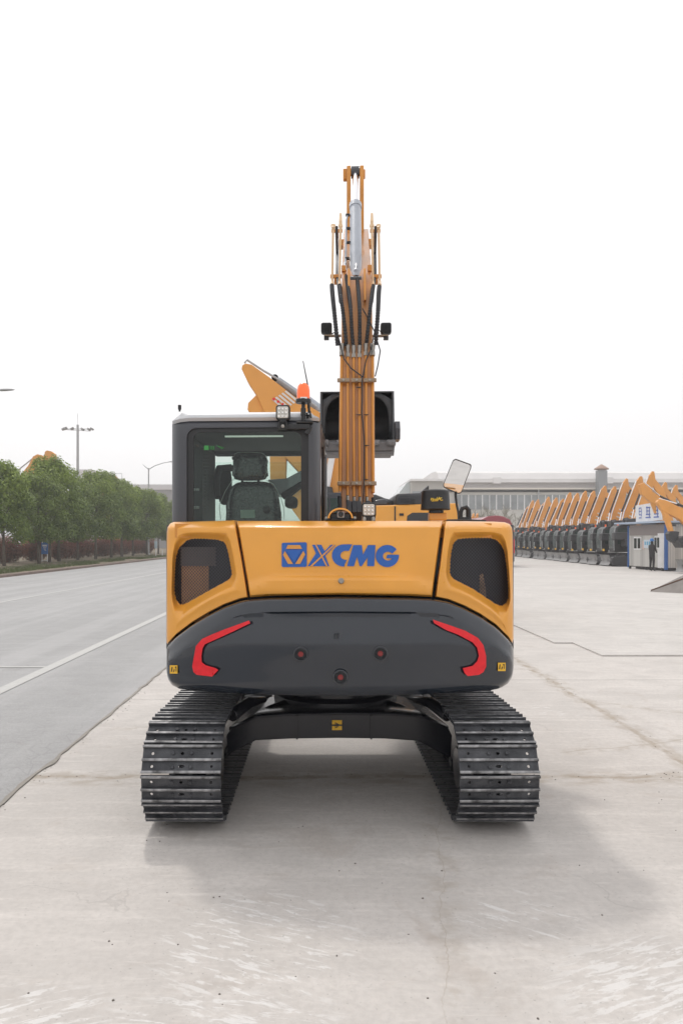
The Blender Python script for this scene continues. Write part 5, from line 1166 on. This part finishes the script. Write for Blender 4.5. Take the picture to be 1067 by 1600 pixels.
# ---- boom (local yl, z)
XBM = .163
A0, A1, A2 = (-.30, 1.45), (.20, 3.62), (1.46, 4.66)     # back face: foot, bend, tip
def face_pt(px, py, off=0.0):
    """point on the boom's upper face seen at this pixel row, lifted off along the normal"""
    best = None
    for (p, q) in ((A0, A1), (A1, A2)):
        g = (HZ-py)/F; # z = H + g*(SWY+y)  (xl small)
        dy, dz = q[0]-p[0], q[1]-p[1]; den = dz-g*dy; t = (H+g*(SWY+p[0])-p[1])/den
        if -.25 <= t <= 1.02 or best is None:
            if best is None or 0 <= t <= 1: best = (p, q, t)
    p, q, t = best; y, z = lerp(p[0], q[0], t), lerp(p[1], q[1], t); ln = math.hypot(q[0]-p[0], q[1]-p[1]); ny, nz = -(q[1]-p[1])/ln, (q[0]-p[0])/ln
    y += ny*off; return L(px, py, y)
bp = [A0, (.02, 2.9), (.12, 3.42), (.24, 3.70), (.42, 3.88), A2, (1.66, 4.66), (1.72, 4.5), (1.62, 4.34), (.92, 3.45), (.70, 3.0), (.42, 2.0), (.28, 1.3), (.05, 1.12), (-.18, 1.2)]
b = MB(U); b.prism(bp, 'yz', XBM-.118, XBM+.118); boom = b.build('boom', mat('boom_plate_paint', (.47, .200, .055), .32, coat=.4, var=.12, scale=4, bump=.05, bscale=60), EX, bevel=.008, ang=25)
b = MB(U)
for s in (-1, 1): b.prism([(-.30, 1.2), (-.32, 1.66), (.2, 1.66), (.5, 1.0), (.3, .95), (-.35, .95)], 'yz', XBM+s*.155-.014, XBM+s*.155+.014)
b.build('boom_mount', M_YELD, EX, bevel=.006)
b = MB(U); b.cyl((XBM, .78, 1.1), (XBM, .92, 2.0), .065, n=18); cyl0 = b.build('boom_cylinder', M_CYL, EX)
b = MB(U); b.cyl((XBM, .92, 2.0), (XBM, .86, 3.2), .035, n=14); b.build('rod', M_CHR, cyl0)
# rigid pipes on the back face
pipes = [(530.5, 534, 768, 553, .012), (543, 543.5, 774, 555, .0095), (553, 552.5, 776, 556, .0095), (562, 561.5, 776, 556, .0095), (573, 571.5, 776, 553, .0095), (583, 582, 770, 553, .012)]
def px_at(a_, b_, py): return lerp(a_, b_, (800-py)/(800-550))
for i, (pa, pb, y0_, y1_, r) in enumerate(pipes):
    pts = [face_pt(px_at(pa, pb, y_), y_, .035 if 0 < i < 5 else .02) for y_ in [lerp(y0_, y1_, k/8) for k in range(9)]]
    b = MB(U); b.tube(pts, r, 12); b.build('hydraulic_pipe', M_YELD, boom, ang=80)
for py in (594.5, 755.5):
    for (x0_, x1_) in ((527, 546.5), (548.5, 565.5), (567.5, 588)):
        a_, c_ = face_pt(x0_, py, .05), face_pt(x1_, py, .05); b = MB(U); b.box(((a_.x+c_.x)/2, a_.y-.006, a_.z), (c_.x-a_.x, .018, .030)); cl_ = b.build('pipe_clamp', mat('clamp_brown', (.30, .22, .15), .4, .5, var=.15, scale=30), boom, bevel=.004)
        b = MB(U); b.lathe([(.010, 0), (.010, -.007), (.001, -.009)], ((a_.x+c_.x)/2, a_.y-.015, a_.z), 'y', 6); b.build('clamp_bolt', M_ZINC, boom)
# hose couplings at both pipe ends
for i, (pa, pb, y0_, y1_, r) in enumerate(pipes):
    b = MB(U); xx_ = px_at(pa, pb, y1_); hw_ = r*1.35
    b.tube([face_pt(xx_, y1_+3, .035), face_pt(xx_, y1_-3, .035)], hw_*1.3, 6); b.tube([face_pt(xx_, y1_-3, .035), face_pt(xx_, y1_-9, .04), face_pt(xx_, y1_-16, .05)], [hw_*.9, hw_*1.2, hw_*1.35], 12)
    b.build('hose_coupling', M_ZINC, boom)
    if 0 < i < 5: b = MB(U); b.tube([face_pt(pa, y0_+1, .035), face_pt(pa, y0_+8, .035)], hw_, 6); b.build('pipe_nut', M_ZINC, boom)
    b = MB(U); b.tube([face_pt(pa, y0_+8, .035), face_pt(pa+1, 800, .05), face_pt(pa, 815, .02)], r*1.25, 8); b.build('lower_hose', M_RUB, boom)
# corrugated hoses
def corr(pts, r, name='hydraulic_hose', n=9, step=.02):
    P = [Vector(p) for p in pts]; Q_ = []
    m = len(P)
    for i in range(m-1):                                            # catmull-rom
        p0, p1, p2, p3 = P[max(i-1, 0)], P[i], P[i+1], P[min(i+2, m-1)]
        ns = max(4, int((p2-p1).length/(step*.5)))
        for k in range(ns):
            t = k/ns; Q_.append(.5*((2*p1)+(p2-p0)*t+(2*p0-5*p1+4*p2-p3)*t*t+(3*p1-p0-3*p2+p3)*t**3))
    Q_.append(P[-1]); b = MB(U); b.tube(Q_, [r*(1.0 if k % 2 else .74) for k in range(len(Q_))], n); return b.build(name, M_RUB, boom, ang=20)
def HP(px, py, d): return face_pt(px, py, d)
hoses = [((527.5, 540), (525, 515), (522, 485), (519.5, 460), (518.5, 446)), ((541, 540), (539, 515), (535.5, 485), (532, 462), (530.5, 446)), ((551.5, 540), (549.5, 515), (547.5, 480), (543, 445), (539, 425)),
         ((562, 540), (562, 515), (561.5, 480), (559, 445), (556.5, 423)), ((572.5, 536), (575, 512), (578.5, 480), (581, 460), (583, 447)), ((587, 539), (588.5, 515), (590.5, 485), (591.5, 460), (592.5, 448))]
for i, h in enumerate(hoses):
    dd = (.05, .12, .17, .19, .18) if i in (2, 3) else (.05, .12, .15, .14, .10)
    corr([HP(p[0], p[1], d) for p, d in zip(h, dd)], .0185 if i in (0, 5) else .0165)
# tip pipes, clamps, loops
for (xs, n_) in (((519, 530.5), 'l'), ((582.5, 593), 'r')):
    for k, x_ in enumerate(xs):
        b = MB(U); b.tube([HP(x_, 446, .10), HP(x_, 440, .09)], [.016, .012], 10); b.tube([HP(x_, 440, .09), HP(x_+(.7 if n_ == 'l' else -.7)*2, 358, .09)], .0095, 10); b.build('tip_pipe', mat('pale_yellow_pipe', (.80, .58, .36), .35), boom)
    for (py, dx) in ((432, 0), (361, 1.6 if n_ == 'l' else -1.6)):
        a_, c_ = HP(xs[0]-3+dx, py, .10), HP(xs[1]+3+dx, py, .10); b = MB(U); b.box(((a_.x+c_.x)/2, a_.y, a_.z), (c_.x-a_.x, .025, .028)); b.box(((a_.x+c_.x)/2, a_.y+.05, a_.z-.02), (.03, .10, .03)); b.build('pipe_clamp', M_YELD, boom, bevel=.003)
    sg_ = -1 if n_ == 'l' else 1
    b = MB(U)
    for k, x_ in enumerate(xs):
        xx_ = x_+(1.6 if n_ == 'l' else -1.6); top = 352 if (k == (0 if n_ == 'l' else 1)) else 334
        b.tube([HP(xx_, 358, .09), HP(xx_, (358+top)/2, .12), HP(xx_, top, .10)], [.013, .013, .010], 8); b.lathe([(.018, -.01), (.018, .01)], HP(xx_, 353, .10), n=6)
    b.build('pipe_elbow', mat('pale_yellow_pipe', (.80, .58, .36), .35), boom)
    b = MB(U); xm = sum(xs)/2+(1 if n_ == 'l' else -1); b.tube([HP(xm, 355, .04), HP(xm-sg_*1.0, 395, .02), HP(xm-sg_*.5, 428, .05), HP(xm-sg_*3.5, 450, .08), HP(xm-sg_*6, 472, .05)], .012, 8); b.build('small_hose', M_RUB, boom)
# arm cylinder
CB, CT, CE = (.40, 3.80), (1.10, 4.735), (1.47, 5.205)
b = MB(U); b.tube([(XBM-.007, CB[0], CB[1]), (XBM-.007, lerp(CB[0], CT[0], .93), lerp(CB[1], CT[1], .93)), (XBM-.007, lerp(CB[0], CT[0], .931), lerp(CB[1], CT[1], .931)), (XBM-.007, lerp(CB[0], CT[0], .985), lerp(CB[1], CT[1], .985)), (XBM-.007, CT[0], CT[1])], [.050, .050, .056, .056, .038], 28); acy = b.build('arm_cylinder', M_CYL, EX, ang=40)
b = MB(U); b.cyl((XBM-.007, CT[0], CT[1]), (XBM-.007, CE[0], CE[1]), .027, n=20); b.build('rod', M_CHR, acy)
b = MB(U); b.cyl((XBM-.045, CE[0], CE[1]), (XBM+.031, CE[0], CE[1]), .055, n=24); b.build('rod_eye', M_CAB, acy)
b = MB(U); b.cyl((XBM-.05, CB[0]-.03, CB[1]-.04), (XBM+.036, CB[0]-.03, CB[1]-.04), .06, n=20); b.build('cylinder_foot', M_BLKM, acy)
b = MB(U)
for s in (-1, 1): b.prism([(.12, 3.55), (.30, 3.86), (.42, 3.86), (.50, 3.80), (.42, 3.60)], 'yz', XBM+s*.062-.009, XBM+s*.062+.009)
b.build('cylinder_lug', M_YELD, boom, bevel=.004)
def CYP(px, py, off):   # beside the cylinder axis
    g = (HZ-py)/F; dy, dz = CT[0]-CB[0], CT[1]-CB[1]; t = (H+g*(SWY+CB[0])-CB[1])/(dz-g*dy); return L(px, py, lerp(CB[0], CT[0], t)+off)
b = MB(U); b.tube([CYP(539.5, 425, -.03), CYP(540, 400, -.02), CYP(541, 345, -.02), CYP(542.5, 338, -.02), CYP(546, 335, .0)], .0085, 10); b.build('cylinder_pipe', M_CYL, acy)
b = MB(U)
for (x_, y_) in ((543, 336), (544.5, 357), (545, 379), (542.5, 404)): p = CYP(x_, y_, -.02); b.box(p, (.035, .03, .018))
b.build('pipe_clip', M_BLK, acy, bevel=.003)
b = MB(U)
for (x_, y_) in ((539, 424), (556, 423)):
    b = MB(U); p = CYP(x_, y_, -.09 if x_ > 550 else -.04); q = CYP(x_, y_-9, -.075 if x_ > 550 else -.03); b.tube([p, q], [.017, .011], 10); b.tube([q, CYP(x_, y_-14, -.05)], .013, 6); b.build('hose_coupling', M_CHR, acy)
# arm
b = MB(U); b.prism([(1.40, 4.86), (1.52, 4.92), (1.80, 4.80), (2.02, 4.2), (2.28, 3.25), (2.30, 3.02), (2.16, 2.98), (1.70, 3.75), (1.50, 4.3), (1.38, 4.6)], 'yz', XBM-.088, XBM+.074); arm = b.build('arm', M_YELD, EX, bevel=.008)
b = MB(U)
for (xa_, xb_) in ((XBM-.088, XBM-.050), (XBM+.036, XBM+.074)): b.prism([(1.38, 4.6), (1.40, 5.16), (1.43, 5.25), (1.48, 5.27), (1.54, 5.24), (1.62, 5.0), (1.80, 4.8), (1.6, 4.5)], 'yz', xa_, xb_)
b.cyl((XBM-.085, CE[0], CE[1]), (XBM+.06, CE[0], CE[1]), .035, n=16); b.build('arm_ear', M_YELD, arm, bevel=.005)
b = MB(U); b.box((XBM-.105, CE[0]-.01, CE[1]-.03), (.035, .06, .10)); b.box((XBM+.075, CE[0], CE[1]-.02), (.025, .06, .07)); b.build('pin_retainer', M_YELD, arm, bevel=.006)
b = MB(U); b.cyl((XBM, 1.95, 4.65), (XBM, 2.35, 3.6), .045, n=14); bk = b.build('bucket_cylinder', M_CYL, arm)
b = MB(U); b.cyl((XBM, 2.35, 3.6), (XBM, 2.5, 3.25), .025, n=12); b.build('rod', M_CHR, bk)
# side brackets of the boom tip seen either side
b = MB(U)
for s in (-1, 1):
    for q_ in (((XBM+s*.135, 1.22, 4.42), (.05, .10, .06)), ((XBM+s*.105, .55, 3.9), (.035, .3, .05))): b = MB(U); b.box(*q_); b.build('pipe_bracket', M_YELD, boom, bevel=.004)
# work lamps on the boom, with cables
for (x0_, x1_) in ((501.5, 518.5), (594.5, 611.5)):
    yl_ = face_pt(557, 512, 0).y+.02; work_lamp(x0_, x1_, 504, 520.5, yl_, back=True)
    b = MB(U); xm = (x0_+x1_)/2; e_ = 530 if xm < 557 else 583; a_, c_ = L(xm, 525, yl_+.01), L(e_, 525, yl_+.01); b.box(((a_.x+c_.x)/2, yl_+.01, a_.z), (abs(c_.x-a_.x)+.03, .05, .008)); b.cyl(L(xm, 521, yl_+.01), L(xm, 529, yl_+.01), .010, n=8); b.build('lamp_arm', mat('clamp_brown', (.30, .22, .15), .4), boom)
for pts in (((518, 522), (526, 517), (531, 535), (537, 560), (548, 575), (565.5, 588), (566, 620), (565, 645), (567, 662), (569, 690), (568.5, 755), (567, 800)), ((600, 521), (586, 513), (580, 545), (572, 562), (566.5, 590)), ((566, 482), (572, 492), (580, 508), (586, 520)), ((590, 535), (594, 548), (590, 572), (586, 588))):
    b = MB(U); b.tube([HP(p[0], p[1], .065) for p in pts], .0048, 7); b.build('cable', M_RUB, boom, ang=80)
for (x_, y_) in ((560.5, 605), (572, 648), (560, 648), (573, 696), (571, 749)):
    p = HP(x_, y_, .05); b = MB(U); b.box(p, (.036, .012, .005)); b.build('cable_tie', M_BLK, boom)
# ---- bucket
bk0, bk1 = L(501.5, 640, 2.25).x, L(614, 640, 2.25).x
zt2, zl2 = L(557, 611.5, 2.10).z, L(557, 700, 1.98).z
prof_ = [(2.10, zt2), (2.22, zt2+.02)]+[(2.30+.36*math.sin(R_(a)), (zt2+zl2)/2-.0+.30*math.cos(R_(a))) for a in (10, 35, 60, 85, 110, 135, 155)]+[(2.05, zl2+.02), (1.95, zl2-.0)]
b = MB(U); th = .016
inner = [(y-(.012 if 1 < i < 9 else 0), z-(.016 if i < 6 else -.016)) for i, (y, z) in enumerate(prof_)]
b.prism(prof_+inner[::-1], 'yz', bk0, bk1); bkt = b.build('bucket', mat('bucket_dark', (.050, .056, .064), .45, .2, var=.15, scale=10), EX, bevel=.003)
for x_ in (bk0, bk1-th):
    b = MB(U); b.prism(prof_, 'yz', x_-.002, x_+th+.002); b.build('side_plate', mat('bucket_rim', (.10, .108, .118), .5, .2, var=.15, scale=10), bkt, bevel=.003)
# arched inner wear plate seen at the mouth
o_ = []; ii = []
w2 = (bk1-bk0)/2; xm = (bk0+bk1)/2; zb2 = zl2+.14
for k in range(25):
    a = math.pi*k/24; ii.append((xm+(w2-.045)*abs(math.cos(a))**.55*math.copysign(1, math.cos(a)), zb2+.05+(zt2-zb2-.08)*math.sin(a)**.6)); 
for k in range(25):
    a = k/24
    o_.append((lerp(bk1-.01, bk0+.01, a) if .15 < a < .85 else (bk1-.01 if a < .5 else bk0+.01), (zt2-.015) if .15 <= a <= .85 else lerp(zb2, zt2-.015, min(a, 1-a)/.15)))
b = MB(U); b.grid([[(x, 2.13, z) for x, z in o_], [(x, 2.15, z) for x, z in ii]]); b.build('corner_web', mat('web_dark', (.075, .08, .088), .5), bkt, solid=.01)
lipm = mat('bucket_lip', (.20, .195, .20), .5, .3, var=.1, scale=12)
b = MB(U); b.prism([(1.88, zl2-.035), (1.88, zl2+.04), (2.1, zl2+.10), (2.3, zl2+.08), (2.3, zl2-.04), (2.0, zl2-.08)], 'yz', bk0+.006, bk1-.006); b.build('cutting_edge', lipm, bkt, bevel=.004)
b = MB(U); b.prism([(1.90, zl2-.075), (1.90, zl2-.045), (2.2, zl2-.05), (2.2, zl2-.08)], 'yz', bk0+.02, bk1-.03); b.build('wear_strip', lipm, bkt, bevel=.003)
for px in (507, 533, 586, 611):
    c = L(px, 692, 1.86); b = MB(U); b.box((c.x, c.y+.05, c.z), (.09, .18, .055)); b.box((c.x, c.y-.05, c.z-.01), (.065, .06, .035)); b.build('bucket_tooth', lipm, bkt, bevel=.008)
c = L(618, 674, 2.0); b = MB(U); b.prism([(1.94, c.z-.09), (1.92, c.z+.02), (1.98, c.z+.10), (2.16, c.z+.10), (2.16, c.z-.09)], 'yz', bk1+.002, bk1+.055); b.build('side_cutter', M_CAB, bkt, bevel=.006)
b = MB(U)
for s in (-1, 1): b.prism([(2.10, zt2-.05), (2.14, zt2+.14), (2.26, zt2+.22), (2.42, zt2+.16), (2.55, zt2-.05)], 'yz', XBM+s*.11-.012, XBM+s*.11+.012)
b.build('bucket_ear', MATS['bucket_dark'], bkt, bevel=.004)
# ---- things on the hood top
yc_ = -1.12
c = L(532, 813, yc_); b = MB(U)
o_ = [(math.cos(math.pi*k/14)*.075, math.sin(math.pi*k/14)*.062) for k in range(15)]; i_ = [(x*.88, z*.84) for x, z in o_]
rows = [[(c.x+x, c.y-.035, c.z+.012+z) for x, z in o_], [(c.x+x, c.y+.09, c.z+.012+z) for x, z in o_]]; b.grid(rows); b.grid([[(c.x+x, c.y-.035, c.z+.012+z) for x, z in o_], [(c.x+x, c.y-.035, c.z+.012+z) for x, z in i_], [(c.x+x, c.y+.085, c.z+.012+z) for x, z in i_]])
rc = b.build('camera_hood', M_YEL, EX, ang=60)
b = MB(U); b.box((c.x, c.y+.035, c.z+.022), (.125, .07, .045)); b.box((c.x, c.y+.01, c.z+.004), (.19, .07, .012)); rcm = b.build('rear_camera', M_BLK, EX, bevel=.006)
b = MB(U); b.box((c.x+.002, c.y-.006, c.z+.034), (.044, .03, .040)); b.build('camera_body', M_LGREY, rcm, bevel=.008)
b = MB(U); b.lathe([(.016, 0), (.016, -.008), (.012, -.012), (.001, -.010)], (c.x+.002, c.y-.02, c.z+.035), 'y', 18); b.build('lens', M_BLK, rcm)
for s in (-1, 1): b = MB(U); b.lathe([(.011, 0), (.011, .008), (.006, .012), (.001, .012)], (c.x+s*.085, c.y, c.z+.01), n=6); b.build('mount_bolt', M_ZINC, rcm)
work_lamp(565, 587.5, 785, 808, -1.02)
b = MB(U)
for px in (569, 583): p = L(px, 811, -1.06); b.lathe([(.012, -.01), (.012, .006), (.006, .014), (.001, .014)], p, n=6)
b.build('mount_bolt', M_ZINC, EX)
# black hose bundle behind lamp
b = MB(U)
for px in (545, 553, 560, 575): b.tube([L(px, 785, -.55), L(px+1, 800, -.6), L(px, 818, -.55)], .02, 8)
b.build('hose_bundle', M_RUB, EX)
# air pre-cleaner bowl
pc = L(680, 812, -.62); ya = -.62
s_ = 1/sc_at(ya)
b = MB(U); zt3, zb3 = L(680, 765, ya).z, L(680, 797, ya).z; hh = zt3-zb3; r_ = 22.5*s_
b.lathe([(.02, zb3-.0), (r_*.98, zb3), (r_*1.02, zb3+.006), (r_*1.0, zb3+hh*.10), (r_*.95, zb3+hh*.75), (r_*.92, zb3+hh*.92), (r_*.8, zb3+hh*.98), (.001, zb3+hh)], (pc.x, ya, 0), n=40); ac = b.build('air_precleaner', M_BLK, EX, ang=40)
b = MB(U); b.lathe([(r_*.42, zb3-.02), (r_*.42, zb3-.001)], (pc.x+.005, ya, 0), n=20)
for k in range(10): a = k*.628; b.box((pc.x+.005+math.cos(a)*r_*.45, ya+math.sin(a)*r_*.45, zb3-.012), (.01, .01, .018))
b.build('precleaner_neck', M_BLKM, ac)
b = MB(U); b.box((pc.x+.015, ya+.02, pc.z+.02), (.115, .10, .05)); b.build('precleaner_base', M_YEL, EX, bevel=.006)
b = MB(U)                                  # yellow script on the bowl
def bowl(px, py): x = L(px, py, ya-r_*.9).x; dx = min(.98, max(-.98, (x-pc.x)/(r_*1.0))); z = L(px, py, ya-r_*.9).z; rad = r_*lerp(1.0, .95, (z-zb3)/hh)+.0015; return Vector((x, ya-math.sqrt(max(.0001, rad*rad-(x-pc.x)**2)), z))
script = [((673, 781), (674, 778), (673, 782)), ((673.5, 780), (676, 779.5)), ((676, 782), (677, 778), (675.5, 782)), ((677.5, 781.5), (678.5, 779.5), (679.5, 781.5), (680.5, 779.5)), ((681, 781.5), (683, 776.5), (682, 781.5)), ((683.5, 781.5), (686, 776.8), (684.5, 781)), ((686, 780), (687.5, 779), (687, 781.5)), ((684, 779), (690, 778)), ((688, 781.8), (691.5, 781.3)), ((674, 783), (684, 782.4))]
for st in script: b.tube([bowl(*p) for p in st], .0026, 4)
b.build('yellow_script', mat('script_yellow', (.85, .62, .08), .5), ac)
# mirror on its stalk
ym = .85
def ML(px, py, _):
    c0_ = L(714, 744, ym); p = L(px, py, ym)
    for _i in range(4): dx, dz = p.x-c0_.x, p.z-c0_.z; p = L(px, py, ym-(.075*dx+.14*dz)/.985)
    return p
mp = [ML(711.5, 716.5, ym), ML(736, 725.5, ym), ML(736.3, 730, ym), ML(720.5, 770.5, ym), ML(716, 772, ym), ML(692.5, 762, ym), ML(691.8, 757, ym), ML(707.5, 718.5, ym)]
cm = sum((Vector(p) for p in mp), Vector())/len(mp)
def rnd_poly(P, n=5, k=.18):
    out = []
    m = len(P)
    for i in range(m):
        a_, c_, d_ = P[i-1], P[i], P[(i+1) % m]; p1, p2 = c_.lerp(a_, min(.45, .012/max(1e-5, (a_-c_).length))), c_.lerp(d_, min(.45, .012/max(1e-5, (d_-c_).length)))
        for q in range(n+1): t = q/n; out.append(p1.lerp(c_, t).lerp(c_.lerp(p2, t), t))
    return out
RP = rnd_poly([Vector(p) for p in mp]); b = MB(U)
Ain = [cm.lerp(p, .93) for p in RP]; dvec = Vector((0, .06, 0))
b.grid([[p+dvec*.1 for p in Ain], [p-dvec*.15 for p in [cm.lerp(q, .965) for q in RP]], [p for p in RP], [cm.lerp(p, .95)+dvec*.8 for p in RP], [cm.lerp(p, .3)+dvec for p in RP]], True); b.poly([cm.lerp(p, .3)+dvec for p in RP][::-1]); mir = b.build('mirror', M_BLK, EX, ang=50)
b = MB(U); b.poly([p+dvec*.05+Vector((0, .0, 0)) for p in Ain]); mg = b.build('mirror_glass', mat('mirror_silver', (.86, .88, .9), .02, 1.0), mir, smooth=False)
b = MB(U); b.tube([L(712, 768, ym+.03), L(711.5, 774, ym+.03), L(713, 788, ym+.02), L(715.5, 800, ym), L(717, 815, ym-.05)], [.013, .011, .010, .010, .012], 8); b.build('mirror_stalk', M_BLK, EX)
b = MB(U); b.tube([L(718, 814, .5), L(719.5, 800, .5), L(722, 794, .5), L(728, 792.5, .5), L(731.5, 797, .5), L(732, 814, .5)], [.022, .018, .018, .02, .022, .024], 8); b.box(L(725, 811, .5), (.08, .05, .03)); b.build('grab_handle', M_BLK, EX, bevel=.004)
b = MB(U); a_, c_ = L(694, 813, -.45), L(758, 814, -.2); b.tube([a_, L(725, 812.5, -.3), c_], .008, 6); b.build('deck_seal', M_BLK, EX)

# ------------------------------------------------------------------ air
hm = bpy.data.materials.new('haze_air'); hm.use_nodes = True; hn = hm.node_tree; hn.nodes.clear()
ho = hn.nodes.new('ShaderNodeOutputMaterial'); pv = hn.nodes.new('ShaderNodeVolumePrincipled'); pv.inputs['Density'].default_value = .0017
pv.inputs['Color'].default_value = (.96, .95, .95, 1); pv.inputs['Anisotropy'].default_value = .2; hn.links.new(pv.outputs[0], ho.inputs['Volume'])
b = MB(); b.box((0, 720, 9.5), (1840, 1640, 21)); hz = b.build('haze', hm, smooth=False); hz['kind'] = 'stuff'
